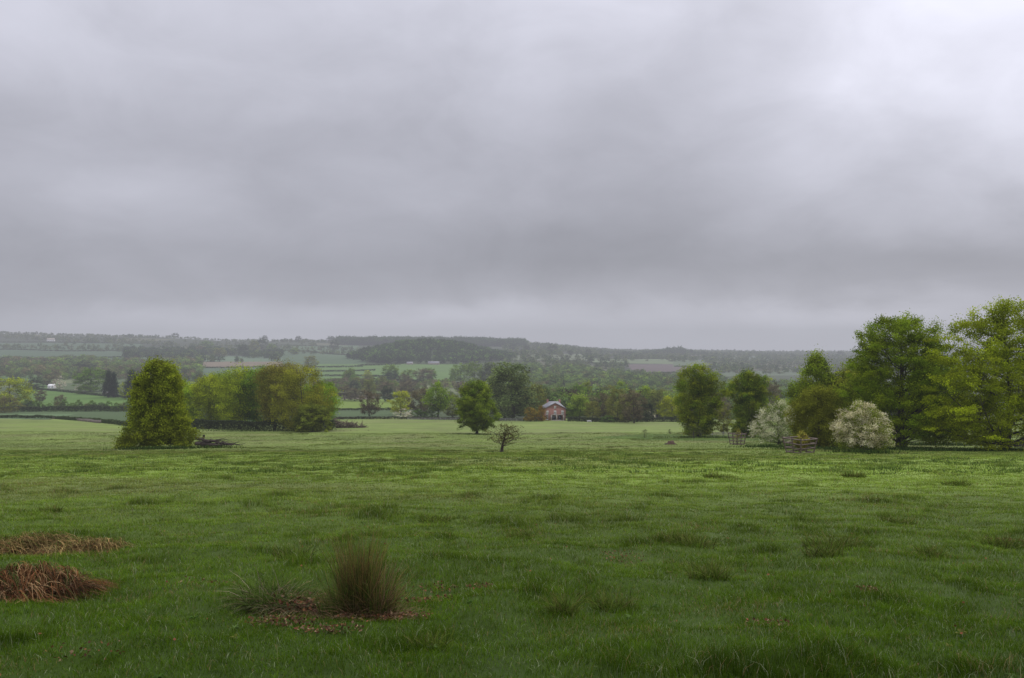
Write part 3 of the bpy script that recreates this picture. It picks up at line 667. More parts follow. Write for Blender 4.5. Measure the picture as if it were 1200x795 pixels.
hedge('scrubby dark undergrowth along the foot of the copse', [(212, 503), (300, 504.5), (392, 504.5)], 3.2, 3, (.03, .042, .018), (.055, .07, .028), ymin=150)
hedge('hedge between the blue green field and the field behind the copse', [(392, 481), (430, 481), (480, 481)], 1.7)
hedge('dark low hedge along the blue green field at the field edge', [(386, 491.5), (430, 491.5), (480, 491.5), (545, 492.5)], 1.3, 1.2, (.06, .06, .04), (.08, .085, .05))
HG = 'hedges dividing the far fields'
for i, p in enumerate([[(362, 431), (425, 430)], [(362, 436), (440, 434.5)], [(362, 441), (410, 441), (470, 443)], [(395, 446.5), (460, 446), (500, 448)], [(420, 429), (470, 427.5)],
          [(372, 448), (420, 450), (500, 450)], [(380, 457), (440, 457), (490, 459)], [(360, 463), (430, 464), (480, 466)], [(-60, 402), (60, 401.5), (165, 403)], [(60, 421), (150, 419), (230, 419)],
          [(228, 431.5), (300, 431), (330, 431)], [(310, 411), (360, 412), (420, 416)], [(320, 405), (400, 407)], [(640, 423), (735, 427)], [(690, 420), (790, 421)], [(735, 438), (850, 437)], [(790, 430), (870, 431)], [(0, 410), (80, 412), (150, 411)]]):
    hedge('dim hedge line dividing the far fields', p, 3.2, 2.5, group=HG, seed=i)
hedge('dark strip of shrubs along the foot of the belt right of the brick house', [(665, 494), (720, 495), (780, 494.5), (806, 495)], 2.2, 2.5, (.03, .04, .018), (.06, .075, .03))
hedge('green garden hedge left of the brick house', [(555, 493), (600, 493.5), (637, 494)], 1.6, 1.6, (.04, .055, .025), (.07, .085, .035))

def stone_wall():
    mb = MB(); W = [at(p[0], p[1], 150) for p in [(64, 490.8), (85, 492.3), (105, 494.4), (118, 496)]]
    for a, b in zip(W[:-1], W[1:]):
        n = 14
        for i in range(n):
            t0, t1 = i / n, (i + 1) / n; x0 = a[0] + (b[0] - a[0]) * t0; x1 = a[0] + (b[0] - a[0]) * t1; y = a[1] + (b[1] - a[1]) * t0 - 1.3
            z = float(height(x0, y, False)); box(mb, x0, x1 - .03, y - .25, y + .25, z - .3, z + 1.05 + random.uniform(-.08, .08))
    tag(mb.obj('stone_wall', M_stone), 'short stretch of pinkish dry stone wall in the low hedge at the left', 'wall')
stone_wall()
def fence(label, pts, h=1.15, rails=3, post=2.6, mat=None, ymin=150, dy=-1.6):
    W = np.array([at(p[0], p[1], ymin) for p in pts])[:, :2]; W[:, 1] += dy
    seg = np.linalg.norm(np.diff(W, axis=0), axis=1); cum = np.concatenate([[0], np.cumsum(seg)]); n = int(cum[-1] / post)
    u = np.linspace(0, cum[-1], n + 1); X = np.interp(u, cum, W[:, 0]); Y = np.interp(u, cum, W[:, 1]); Z = height(X, Y, False)
    e = empty('fence', (X[0], Y[0], Z[0]), label=label, cat='fence')
    o = np.array([X[0], Y[0], Z[0]])
    pm = MB(); box(pm, -.07, .07, -.07, .07, -.3, h); pme = pm.mesh('post', mat)
    for x, y, z in list(zip(X, Y, Z))[:100]:
        p = bpy.data.objects.new('post', pme); COL.objects.link(p); p.parent = e; p.location = (x - o[0], y - o[1], z - o[2])
    for k in range(rails):
        rb = MB(); hh = h * (.3 + .3 * k)
        P = np.stack([X, Y - .09, Z + hh], 1) - o
        V, Q = tubes(P[None], np.full((1, len(P)), .05), 4); rb.add(V, Q); rb.obj('rail', mat, e)
M_fence = surf('pale_fence_timber', (.22, .21, .20), (.32, .31, .29), 3)
fence('pale post and rail fence at the far field edge below the trunk showing tree', [(478, 492.3), (510, 492.5), (540, 493)], mat=M_fence)
fence('wooden rail fence behind the small bare tree, left of the brick house', [(586, 493.5), (612, 494)], mat=M_fence, h=1.4)
fence('rail fence at the foot of the two tall park trees', [(808, 510.5), (845, 510.8), (905, 511.5)], mat=M_fence, h=1.0, ymin=100)

# ------------------------------------------------------------------ buildings
def wallbox(mb, x0, x1, y0, y1, z0, z1): box(mb, x0, x1, y0, y1, z0, z1)
def brick_house():
    x, y, z = at(650.5, 493, 150); W = 25 / FOC * y; D = 9.; EV = 14.2 / FOC * y; RG = 20.5 / FOC * y
    e = empty('brick_house', (x, y, z), .06, label='red brick house with grey slate gable roof and white windows facing the field', cat='house')
    hw = W / 2; mb = MB(); box(mb, -hw, hw, 0, D, -1.5, EV)
    # gable triangles front and back
    for yy in (0, D): mb.add([(-hw, yy, EV), (hw, yy, EV), (0, yy, RG)], None, [(0, 1, 2)])
    mb.obj('wall', M_brick, e)
    rb = MB(); ov = .45; t = .22
    for s in (-1, 1):
        a = (s * (hw + ov), EV - ov * (RG - EV) / hw); b = (0, RG)
        V = [(a[0], -ov, a[1] + .02), (b[0], -ov, b[1] + .02), (b[0], D + ov, b[1] + .02), (a[0], D + ov, a[1] + .02)]
        V2 = [(p[0], p[1], p[2] + t) for p in V]
        rb.add(V + V2, [(0, 1, 2, 3), (4, 5, 6, 7), (0, 1, 5, 4), (1, 2, 6, 5), (2, 3, 7, 6), (3, 0, 4, 7)])
    rf = rb.obj('roof', M_slate, e)
    r2 = MB(); zb = RG + .1   # wider hipped back roof showing over the gable
    V = [(-hw * 1.0, 3.2, EV + .3), (hw * 1.0, 3.2, EV + .3), (hw * 1.0, D + 4, EV + .3), (-hw * 1.0, D + 4, EV + .3), (-hw * .42, 6, zb + .35), (hw * .42, 6, zb + .35)]
    r2.add(V, [(0, 1, 5, 4), (2, 3, 4, 5)], [(1, 2, 5), (3, 0, 4)]); r2.obj('roof', M_slate, e)
    for cx in (-hw * .55, hw * .6):
        c = MB(); box(c, cx - .45, cx + .45, 7.6, 8.4, EV, RG + 1.1); box(c, cx - .5, cx + .5, 7.55, 8.45, RG + 1.1, RG + 1.3); c.obj('chimney', M_brick, rf)
    def window(cx, z0, w, h, arch=False):
        f = MB(); fr = .11; zz = z0
        for (a, b, c, d) in ((cx - w / 2 - fr, cx - w / 2, zz, zz + h), (cx + w / 2, cx + w / 2 + fr, zz, zz + h), (cx - w / 2 - fr, cx + w / 2 + fr, zz + h, zz + h + fr), (cx - w / 2 - fr, cx + w / 2 + fr, zz - fr, zz), (cx - .03, cx + .03, zz, zz + h), (cx - w / 2, cx + w / 2, zz + h / 2 - .03, zz + h / 2 + .03)):
            box(f, a, b, -.10, -.004, c, d)
        o = f.obj('window', M_white, e)
        g = MB(); box(g, cx - w / 2, cx + w / 2, -.05, -.006, zz, zz + h); g.obj('pane', M_blind if z0 > 3 else M_glass, o)
        s = MB(); box(s, cx - w / 2 - .2, cx + w / 2 + .2, -.18, -.004, zz - fr - .14, zz - fr - .003); s.obj('sill', M_white, o)
    for cx in (-hw * .74, 0, hw * .70): window(cx, EV * .56, 1.0, 1.5)
    window(0, EV + .25, .8, .8)
    window(-hw * .78, .7, 1.0, 2.0)
    # colonnade: two dark openings between white columns
    v = MB(); box(v, -hw * .36, hw * .78, -1.0, -.3, 2.75, 3.0)
    for cx in (-hw * .36, hw * .12, hw * .78): box(v, cx - .28, cx + .28, -1.0, -.45, 0, 2.75)
    box(v, -hw * .42, hw * .84, -1.1, -.2, -.3, .35)
    v.obj('porch', M_render, e)
    for cx in (-hw * .12, hw * .45):
        g = MB(); box(g, cx - .85, cx + .85, -.12, -.004, .36, 2.1)
        a = np.linspace(0, PI, 13); P = [(cx + .85 * math.cos(q), -.12, 2.1 + .55 * math.sin(q)) for q in a]
        g.add(P + [(cx, -.12, 2.1)], None, [(i, i + 1, 13) for i in range(12)]); d = g.obj('door', M_glass, e)
    return e
M_blind = surf('pale_blinds', (.45, .43, .38), (.55, .53, .48), 2)
brick_house()
def cottage(label, px, row, wpx, hpx, wallm, roofm, ymin=150, name='cottage', depth=6., cat='house', side=True, rz=0.):
    x, y, z = at(px, row, ymin); W = wpx / FOC * y; H = hpx / FOC * y; e = empty(name, (x, y, z), rz, label=label, cat=cat)
    EV = H * .55; hw = W / 2; mb = MB(); box(mb, -hw, hw, 0, depth, -2, EV)
    for xx in (-hw, hw): mb.add([(xx, 0, EV), (xx, depth, EV), (xx, depth / 2, H)], None, [(0, 1, 2)])
    mb.obj('wall', wallm, e)
    rb = MB(); o = .3
    for s in (0, 1):
        yy = -o if s == 0 else depth + o; V = [(-hw - o, yy, EV - o * .4), (hw + o, yy, EV - o * .4), (hw + o, depth / 2, H), (-hw - o, depth / 2, H)]
        rb.add(V + [(a, b, c + .2) for a, b, c in V], [(0, 1, 2, 3), (4, 5, 6, 7), (0, 1, 5, 4), (1, 2, 6, 5), (2, 3, 7, 6), (3, 0, 4, 7)])
    rf = rb.obj('roof', roofm, e)
    if cat == 'house':
        c = MB(); box(c, hw * .6, hw * .6 + .8, depth / 2 - .4, depth / 2 + .4, EV, H + 1.1); c.obj('chimney', M_tile, rf)
    n = max(2, int(W / 3))
    for i in range(n):
        cx = -hw + W * (i + .5) / n; g = MB(); box(g, cx - .5, cx + .5, -.06, -.004, EV * .35, EV * .78); g.obj('window', M_glass, e)
cottage('small white gabled barn among the trees on the left slope', 59.5, 455.5, 7, 5, M_white, M_white, name='barn', cat='barn')
cottage('low cottage with a pale roof at the foot of the spruces', 125, 463, 9, 6, M_stone, M_white)
cottage('pale farmhouse on the far left hill beneath the ridge', 59, 401, 9, 4.5, M_white, M_render)
cottage('grey farm building at the edge of the knoll wood, the longer one', 508, 427.5, 13, 3.6, M_render, M_slate, name='farm_building', cat='barn', depth=10)
cottage('short pale farm building beside the knoll wood', 480, 427.5, 7, 3.2, M_render, M_slate, name='farm_building', cat='barn', depth=10)
cottage('small tan barn by the russet tree in the far fields', 476, 453, 12, 3.5, M_render, M_tile, name='barn', cat='barn')
cottage('white roofed house peeping over trees left of the tall forked tree', 789, 476, 9, 12, M_white, M_white, depth=9)
cottage('grey roofed house with a pale gable peeping over the belt trees', 776, 474, 12, 11, M_render, M_slate, depth=9)
cottage('distant pale barn under the ploughed field', 672, 441, 10, 4, M_render, M_slate, name='barn', cat='barn', depth=9)

# ------------------------------------------------------------------ things in the field
def tree_guard(label, px, row, top, wpx, sap, seed):
    x, y, z = at(px, row, 50); H = (row - top) / FOC * y; W = wpx / FOC * y
    e = empty('tree_guard', (x, y, z - .03), .5, label=label, cat='tree guard')
    r = random.Random(seed); s = W / 2 / 1.25; k = .74     # narrower at the foot
    cr = [(-1, -1), (1, -1), (1, 1), (-1, 1)]
    pts = []
    for i in range(4):
        for t in ((0,) if i in (0, 2) else (0, .5)):
            a, b = cr[i], cr[(i + 1) % 4]; pts.append((a[0] + (b[0] - a[0]) * t, a[1] + (b[1] - a[1]) * t))
    for a, b in pts:
        P = np.array([[[a * s * k, b * s * k, -.2], [a * s * (k + 1) / 2, b * s * (k + 1) / 2, H * .5], [a * s, b * s, H * r.uniform(.96, 1.05)]]])
        V, Q = tubes(P, np.full((1, 3), .075), 5); MB().add(V, Q).obj('post', M_wood_grey, e)
    for h in (.1, .36, .63, .92):
        for i in range(4):
            f = (k + (1 - k) * h) * s * 1.04; a, b = cr[i], cr[(i + 1) % 4]
            P = np.array([[[a[0] * f, a[1] * f, H * h + r.uniform(-.03, .03)], [b[0] * f, b[1] * f, H * h + r.uniform(-.03, .03)]]])
            V, Q = tubes(P, np.full((1, 2), .06), 4); MB().add(V, Q).obj('rail', M_wood_grey, e)
    wd, lv = tree_arrays(seed, H * sap[0], [(.1, .1), (.5, sap[1]), (.8, sap[1] * .8), (1, .05)], n1=8, n2=40, nl=sap[2], leaf=.13, c1=(.16, .17, .03), c2=(.22, .20, .04), base=.2, spread=.05, tr=.02, twig=2)
    t = empty('sapling', (x + .1, y, z), label='yellow green sapling growing inside ' + ('the narrow dark tree guard' if seed == 61 else 'the wide pale tree guard'), cat='sapling')
    wd.obj('trunk', M_bark, t); lv.obj('crown', M_leaf, t)
tree_guard('narrow dark wooden tree guard standing apart in front of the yellow topped park tree', 863.5, 521.5, 507, 18, (1.35, .16, 500), 61)
tree_guard('wide pale timber tree guard leaning before the olive shrub', 937, 531, 512, 34, (1.25, .4, 2600), 62)

def fallen_tree():
    x, y, z = at(250, 523.5, 60); r = np.random.default_rng(77); sc = y / FOC
    e = empty('fallen_tree', (x, y, z), label='heap of dark fallen trunks and branches lying right of the olive sweeping tree', cat='fallen tree')
    def t(mb, pts, r0, r1, s=6):
        P = np.array(pts, float) * sc; P[:, 1] *= 1; K = 8
        u = np.linspace(0, 1, K); q = np.linspace(0, 1, len(P)); PP = np.stack([np.interp(u, q, P[:, i]) for i in range(3)], 1)
        PP[1:-1] += r.normal(0, .06, (K - 2, 3))
        V, Q = tubes(PP[None], (np.linspace(r0, r1, K) * sc * (1 + .1 * r.normal(size=K)))[None], s); mb.add(V, Q)
    # coordinates in picture units at this distance: x right, y deep, z up
    m = MB(); t(m, [(-27, 0, 10), (-10, 0, 8), (6, 1, 5), (24, 0, 2.5)], 2.2, .8, 8); m.obj('trunk', M_bark_dark, e, True)
    m = MB(); t(m, [(-20, -3, 4), (-4, -3, 2.5), (12, -2, 1.8)], 2.1, 1.1, 8); m.obj('trunk', M_bark_dark, e, True)
    m = MB(); t(m, [(-13, 1, -1), (-12, 1, 8), (-11, 1, 13.5)], 1.8, 1.1, 8); m.obj('stump', M_bark_dark, e, True)
    m = MB()
    for i in range(90):
        x0 = r.uniform(-20, 16); L = r.uniform(6, 18); a = r.uniform(-.25, .5); h0 = r.uniform(.5, 7) * (1 - max(0, x0) / 30.)
        dx = L * r.uniform(.3, 1) * (1 if r.uniform() < .75 else -.5)
        t(m, [(x0, r.uniform(-5, 5), h0), (x0 + dx * .5, r.uniform(-6, 6), h0 + r.uniform(-1, 2)), (x0 + dx, r.uniform(-8, 8), max(.3, h0 + a * L * .5 * r.uniform(-.6, 1)))], r.uniform(.3, .75), .12, 4)
    for p in ([(14, 0, 3), (24, 0, 3.5), (31, 0, 6)], [(18, -2, 2), (27, -3, 3.5), (33, -3, 2)], [(22, 1, 3), (30, 1, 2.5), (37, 2, 3.5)], [(2, 1, 7), (10, 2, 9), (17, 2, 7)]): t(m, p, .8, .2, 5)
    m.obj('branches', M_bark_dark, e, True)
fallen_tree()
def brush_pile():
    x, y, z = at(404, 501.5, 150); r = np.random.default_rng(78); sc = y / FOC
    n = 420; t = r.uniform(0, 1, n); bx = (-15 + 38 * t ** 1.2) * sc; hh = 11 * (1 - t) ** .8 * sc
    A = np.stack([bx, r.normal(0, 1.6, n), hh * r.uniform(0, 1, n)], 1); dr = nrm(r.normal(size=(n, 3)) * [1, .8, .45]) * (r.uniform(2.5, 9, n) * sc)[:, None]
    B = A + dr; B[:, 2] = np.maximum(B[:, 2], .05); M = (A + B) / 2 + r.normal(0, .15, (n, 3))
    V, Q = tubes(np.stack([A, M, B], 1), np.stack([r.uniform(.05, .17, n), r.uniform(.04, .1, n), np.full(n, .03)], 1), 4)
    e = empty('brush_pile', (x, y, z), label='brown heap of cut branches at the right end of the copse', cat='brush pile')
    MB().add(V, Q).obj('branches', surf('cut_brushwood', (.075, .055, .035), (.14, .11, .075), 2), e)
    lf = A[r.integers(0, n, 1500)] + r.normal(0, .3, (1500, 3)); lf[:, 2] = np.abs(lf[:, 2]); V, Q = leafquads(lf, .2, r)
    MB().add(V, Q, None, np.repeat(np.array((.07, .06, .03)) * r.uniform(.5, 1.4, (1500, 1)), 4, 0)).obj('leaves', M_leaf, e)
brush_pile()
def stump():
    x, y, z = at(785.5, 521, 60); r = np.random.default_rng(79)
    n = 16; a = np.arange(n) * 2 * PI / n; mb = MB(); rings = []
    prof = [(0.85, -.1), (.7, .1), (.5, .28), (.42, .5), (.30, .52), (0.02, .44)]
    for k, (rr, zz) in enumerate(prof): rings.append(np.stack([rr * np.cos(a) * (1 + .25 * np.sin(3 * a + 1)) * 1.05, rr * .8 * np.sin(a), zz + .1 * np.sin(2 * a) + .05 * r.normal(size=n) * (k > 2)], 1))
    V = np.concatenate(rings); Q = [(k * n + i, k * n + (i + 1) % n, (k + 1) * n + (i + 1) % n, (k + 1) * n + i) for k in range(len(prof) - 1) for i in range(n)]
    e = empty('tree_stump', (x, y, z), label='small brown rotting stump lying in the grass between the bare thorn and the park trees', cat='stump')
    mb.add(V, Q).obj('stump', surf('rotten_stump', (.05, .03, .02), (.12, .075, .05), 6, .9, .5), e, True)
    rb = MB(); P = []
    for i in range(7):
        b = r.uniform(0, 6.28); P.append([[.4 * math.cos(b), .3 * math.sin(b), .18], [.8 * math.cos(b), .6 * math.sin(b), .1], [1.25 * math.cos(b), .95 * math.sin(b), -.04]])
    V, Q = tubes(np.array(P), np.tile([.11, .07, .02], (7, 1)), 5); rb.add(V, Q).obj('root', M_bark_dark, e, True)
stump()
def bench():
    x, y, z = at(690, 495, 150); y -= 2
    e = empty('garden_bench', (x, y, float(height(x, y, False))), .2, label='small white garden bench at the lawn edge right of the brick house', cat='bench')
    m = MB(); [box(m, -1, 1, -.3 + .15 * i, -.18 + .15 * i, .42, .46) for i in range(4)]; m.obj('seat', M_white, e)
    m = MB(); [box(m, -1, 1, .3, .34, .55 + .16 * i, .66 + .16 * i) for i in range(3)]; m.obj('backrest', M_white, e)
    for sx in (-.95, .89):
        for y0, h in ((-.3, .62), (.24, 1.05)):
            m = MB(); box(m, sx, sx + .07, y0, y0 + .06, -.05, h if h > 1 else .42); m.obj('leg', M_white, e)
        m = MB(); box(m, sx - .01, sx + .08, -.3, .24, .62, .67); m.obj('armrest', M_white, e)
bench()
def weed(px, row, top, w, label, seed):
    x, y, z = at(px, row, 60); H = (row - top) / FOC * y; e = empty('young_thorn', (x, y, z), label=label, cat='bush')
    wd, lv = tree_arrays(seed, H, [(.05, .2), (.4, .45 * w), (.8, .3 * w), (1, .05)], n1=10, n2=50, nl=900, leaf=.09, c1=(.10, .12, .05), c2=(.15, .17, .08), base=.05, spread=.05, tr=.03, twig=2)
    wd.obj('stem', M_bark, e); lv.obj('foliage', M_leaf, e)
weed(755, 513, 502.5, 1, 'pale little thorn bush on the bank left of the tall forked park tree', 81)
weed(785, 508.5, 503, 1, 'tiniest thorn seedling on the dark grass bank', 82)
weed(813, 514, 497, 2, 'grey leafless looking scrub at the foot of the tall forked park tree', 83)

# ------------------------------------------------------------------ foreground tussocks
def stems(n, cx, cy, rx, ry, h0, h1, w, lean0, lean1, cols, r, out=.6, segs=5, wave=0.):
    a = r.uniform(0, 6.28, n); q = np.sqrt(r.uniform(0, 1, n)); X = cx + rx * q * np.cos(a); Y = cy + ry * q * np.sin(a)
    Z = height(X, Y) - .03; h = r.uniform(h0, h1, n) * (1 - .35 * q * r.uniform(0, 1, n))
    d = nrm(np.stack([np.cos(a), np.sin(a), 0 * a], 1) * (out * q)[:, None] + r.normal(0, .45, (n, 3)) * [1, 1, 0])
    ln = r.uniform(lean0, lean1, n)
    s = np.linspace(0, 1, segs)
    P = np.stack([X, Y, Z], 1)[:, None] + d[:, None] * (ln * h)[:, None, None] * (s ** 1.7)[None, :, None] + np.array([0, 0, 1.]) * (h[:, None] * (s[None] - .55 * (ln[:, None] ** 2) * s[None] ** 2.4))[..., None]
    P += np.cumsum(r.normal(0, wave, P.shape), 1) * (s > 0)[None, :, None]
    g = height(P[..., 0].ravel(), P[..., 1].ravel()).reshape(P.shape[:2]) + .012
    P[..., 2] = np.where(np.arange(segs)[None] > 0, np.maximum(P[..., 2], g), P[..., 2])
    side = nrm(np.cross(nrm(P[:, -1] - P[:, 0] + 1e-6), r.normal(size=(n, 3)))) * (w * r.uniform(.6, 1.3, n) * .5)[:, None]
    wv = (1 - .8 * s)[None, :, None]
    V = np.stack([P - side[:, None] * wv, P + side[:, None] * wv], 2).reshape(-1, 3)
    b = np.arange(n)[:, None] * segs * 2; k = np.arange(segs - 1)[None] * 2
    Q = np.stack([b + k, b + k + 1, b + k + 3, b + k + 2], -1).reshape(-1, 4)
    ci = r.integers(0, len(cols), n); c0 = np.array([c[0] for c in cols])[ci]; c1 = np.array([c[1] for c in cols])[ci]
    C = c0[:, None] * (1 - s)[None, :, None] + c1[:, None] * s[None, :, None]; C = C * r.uniform(.4, 1.6, (n, 1, 1))
    return V, Q, np.repeat(C[:, :, None], 2, 2).reshape(-1, 3)
r_ = np.random.default_rng(99)
def ell(px, row): return at(px, row, 2.5)
def mound(e, cx, cy, rx, ry, h, c, name='mound', seed=0):
    n, k = 28, 9; a = np.arange(n) * 2 * PI / n; V = []; C = []
    for j in range(k):
        q = j / (k - 1); X = cx + rx * q * np.cos(a) * (1 + .18 * np.sin(3 * a + seed)); Y = cy + ry * q * np.sin(a)
        Z = height(X, Y) + h * np.cos(q * PI / 2) ** 1.3 * (.35 + 1.2 * fbm(X * 4, Y * 4, seed, 2)) - .03 * q
        V.append(np.stack([X, Y, Z], 1)); C.append(np.array(c)[None] * (.5 + fbm(X * 14, Y * 14, seed + 2, 2))[:, None])
    Q = [(j * n + i, j * n + (i + 1) % n, (j + 1) * n + (i + 1) % n, (j + 1) * n + i) for j in range(k - 1) for i in range(n)]
    V = np.concatenate(V) - np.array(e.location); MB().add(V, Q, None, np.concatenate(C)).obj(name, M_straw, e, True)
def sub(V, e): return V - np.array(e.location)
def flat_leaves(n, cx, cy, rx, ry, r, size=.03, lift=.03, cols=((.12, .05, .025), (.17, .08, .035), (.07, .035, .02), (.24, .16, .09))):
    a = r.uniform(0, 6.28, n); q = r.uniform(0, 1, n) ** .6; X = cx + rx * q * np.cos(a); Y = cy + ry * q * np.sin(a)
    P = np.stack([X, Y, height(X, Y) + r.uniform(0, 1, n) * lift + .012], 1); V, Q = leafquads(P, size, r, 1.6, .7)
    return V, Q, np.repeat(np.array(cols)[r.integers(0, len(cols), n)] * r.uniform(.5, 1.2, (n, 1)), 4, 0)
GS = ((.035, .06, .01), (.10, .15, .025)); RB = ((.035, .05, .012), (.22, .145, .05)); BLG = ((.032, .065, .008), (.10, .15, .032)); ST = ((.13, .085, .045), (.28, .20, .11)); ST2 = ((.10, .06, .035), (.20, .125, .07)); PK = ((.16, .08, .05), (.27, .15, .10))
# upright rush clump
x, y, z = ell(424, 722)
e = empty('rush_clump', (x, y, z), label='tall upright clump of dark green rushes with reddish brown tips', cat='rushes')
mb = MB()
for a in (stems(1000, x - .02, y, .15, .15, .35, .90, .006, .03, .35, [GS, RB, RB, ((.03, .045, .012), (.09, .07, .03))], r_, wave=.003),
          stems(480, x + .14, y - .02, .15, .14, .25, .68, .006, .1, .7, [GS, RB, ST2], r_, wave=.004), stems(300, x - .16, y + .03, .13, .14, .22, .64, .006, .1, .6, [GS, GS, RB], r_, wave=.004), stems(60, x + .02, y, .12, .13, .8, 1.02, .005, .05, .3, [RB, GS], r_, wave=.004),
          stems(800, x + .05, y, .28, .2, .16, .5, .004, .3, .95, [GS, RB, ST2, ST], r_), stems(240, x - .22, y - .05, .14, .12, .2, .46, .004, .2, .5, [BLG, GS], r_)): mb.add(sub(a[0], e), a[1], None, a[2])
mb.obj('stems', M_grass, e); BARE.append((x, y, .33))
V, Q, C = stems(600, x + .06, y - .08, .42, .2, .08, .24, .005, .7, 1.2, [ST, ST2, PK], r_, wave=.004); MB().add(sub(V, e), Q, None, C).obj('dead_stems', M_straw, e)
# bluish sedge tussock left of it
x, y, z = ell(322, 712)
e = empty('sedge_tussock', (x, y, z), label='sprawling blue green tussock with bleached dead blades left of the rushes', cat='tussock')
mb = MB()
for a in (stems(900, x, y, .33, .26, .16, .40, .008, .35, 1.05, [GS, BLG, BLG, GS], r_, wave=.003), stems(1000, x + .12, y - .1, .38, .22, .12, .34, .008, .6, 1.25, [ST, ((.08, .09, .04), (.17, .17, .09)), GS], r_, wave=.005)): mb.add(sub(a[0], e), a[1], None, a[2])
mb.obj('blades', M_grass, e); BARE.append((x + .05, y, .4))
V, Q, C = stems(12, x - .1, y - .12, .22, .1, .35, .52, .008, .3, .9, [((.25, .2, .14), (.36, .28, .2))], r_, wave=.006); MB().add(sub(V, e), Q, None, C).obj('bleached_stem', M_straw, e)
mound(e, x + .02, y, .34, .27, .12, (.035, .04, .02), 'mound', 4)
# dead material between the two
x, y, z = ell(372, 716)
e = empty('dead_leaf_heap', (x, y, z), label='matted reddish dead leaves and pale straw between the two standing tussocks', cat='leaf heap')
mound(e, x, y, .36, .22, .10, (.06, .035, .025), 'mound', 8)
V, Q, C = stems(1300, x, y, .42, .22, .08, .26, .005, .8, 1.3, [ST2, PK, ST, GS], r_, wave=.006); MB().add(sub(V, e), Q, None, C).obj('straw', M_straw, e)
V, Q, C = flat_leaves(700, x + .02, y - .04, .42, .24, r_, .034, .13); MB().add(sub(V, e), Q, None, C).obj('leaves', M_straw, e)
BARE.append((x, y, .3))
# litter strewn round them
mb = MB()
for px, row, n, rx, ry in [(450, 728, 420, .42, .16), (500, 705, 160, .3, .25), (330, 735, 260, .3, .14), (385, 745, 160, .28, .12), (562, 689, 70, .16, .12), (1018, 694, 130, .13, .10), (900, 740, 50, .2, .1), (100, 770, 40, .3, .15), (510, 690, 90, .25, .25), (250, 690, 50, .4, .2), (505, 628, 120, .35, .4), (730, 655, 100, .3, .4), (1180, 632, 160, .3, .35)]:
    x, y, z = ell(px, row); V, Q, C = flat_leaves(n, x, y, rx, ry, r_, .028, .05); mb.add(V, Q, None, C)
n = 260; X = r_.uniform(-6, 8, n); Y = r_.uniform(3.5, 16, n); P = np.stack([X, Y, height(X, Y) + .05], 1); V, Q = leafquads(P, .026, r_, 1.2, .7)
mb.add(V, Q, None, np.repeat(np.array((.2, .08, .04)) * r_.uniform(.5, 1.4, (n, 1)), 4, 0))
tag(mb.obj('fallen_leaves', M_straw), 'dead reddish brown leaves strewn through the grass round the rushes', 'leaves', kind='stuff')
# two collapsed straw tussocks at the left
def straw_tussock(label, px, row, rx, ry, h, n, cols, seed, wind, leaf):
    x, y, z = ell(px, row); r = np.random.default_rng(seed); e = empty('dead_grass_tussock', (x, y, z), label=label, cat='tussock')
    mound(e, x, y, rx, ry, h, (.085, .055, .035), 'mound', seed)
    # long blades combed over the mound
    a = r.uniform(0, 6.28, n); q = np.sqrt(r.uniform(0, 1, n)) * .95; X0 = x + rx * q * np.cos(a); Y0 = y + ry * q * np.sin(a)
    kp = vnoise(X0 * 4.5, Y0 * 6, seed) + .25 * r.uniform(0, 1, n) > .45; X0, Y0 = X0[kp], Y0[kp]; n = len(X0); az = wind + 2.6 * (vnoise(X0 * 2.2, Y0 * 2.2, seed + 1) - .5) + r.normal(0, .5, n) + PI * (r.uniform(0, 1, n) < .3); L = r.uniform(.15, .42, n); s = np.linspace(0, 1, 6)
    PX = X0[:, None] + np.cos(az)[:, None] * L[:, None] * s + np.cumsum(r.normal(0, .006, (n, 6)), 1); PY = Y0[:, None] + np.sin(az)[:, None] * L[:, None] * s + np.cumsum(r.normal(0, .006, (n, 6)), 1)
    qq = np.clip(np.hypot((PX - x) / rx, (PY - y) / ry), 0, 1)
    PZ = height(PX, PY) + h * np.cos(qq * PI / 2) ** 1.3 * (.35 + 1.2 * fbm(PX * 4, PY * 4, seed, 2)) + (r.uniform(0, 1, (n, 1)) ** 4) * .16 * np.sin(s * PI)[None] + .02
    P = np.stack([PX, PY, PZ], -1); side = nrm(np.stack([-np.sin(az), np.cos(az), r.normal(0, .5, n)], 1)) * .0035
    wv = (1 - .6 * s)[None, :, None]; V = np.stack([P - side[:, None] * wv, P + side[:, None] * wv], 2).reshape(-1, 3)
    b = np.arange(n)[:, None] * 12; k = np.arange(5)[None] * 2; Q = np.stack([b + k, b + k + 1, b + k + 3, b + k + 2], -1).reshape(-1, 4)
    C = np.array(cols)[r.integers(0, len(cols), n)] * r.uniform(.3, .95, (n, 1)) * np.clip(.2 + 1.5 * vnoise(X0 * 5, Y0 * 6, seed + 5), .3, 1.3)[:, None]; C = np.repeat(C, 12, 0)
    MB().add(sub(V, e), Q, None, C).obj('straw', M_straw, e)
    V, Q, C = flat_leaves(leaf, x, y - ry * .5, rx * .95, ry * .6, r, .032, h * .8); MB().add(sub(V, e), Q, None, C).obj('leaves', M_straw, e)
    BARE.append((x, y, min(rx, ry) * 1.0)); BARE.append((x - rx * .5, y, min(rx, ry) * .85)); BARE.append((x + rx * .5, y, min(rx, ry) * .8))
straw_tussock('golden collapsed tussock of dead grass, upper one at the left edge', 62, 646, 1.0, .46, .15, 5600, ((.42, .28, .10), (.30, .19, .07), (.12, .16, .03), (.48, .35, .14), (.14, .08, .03)), 31, .0, 300)
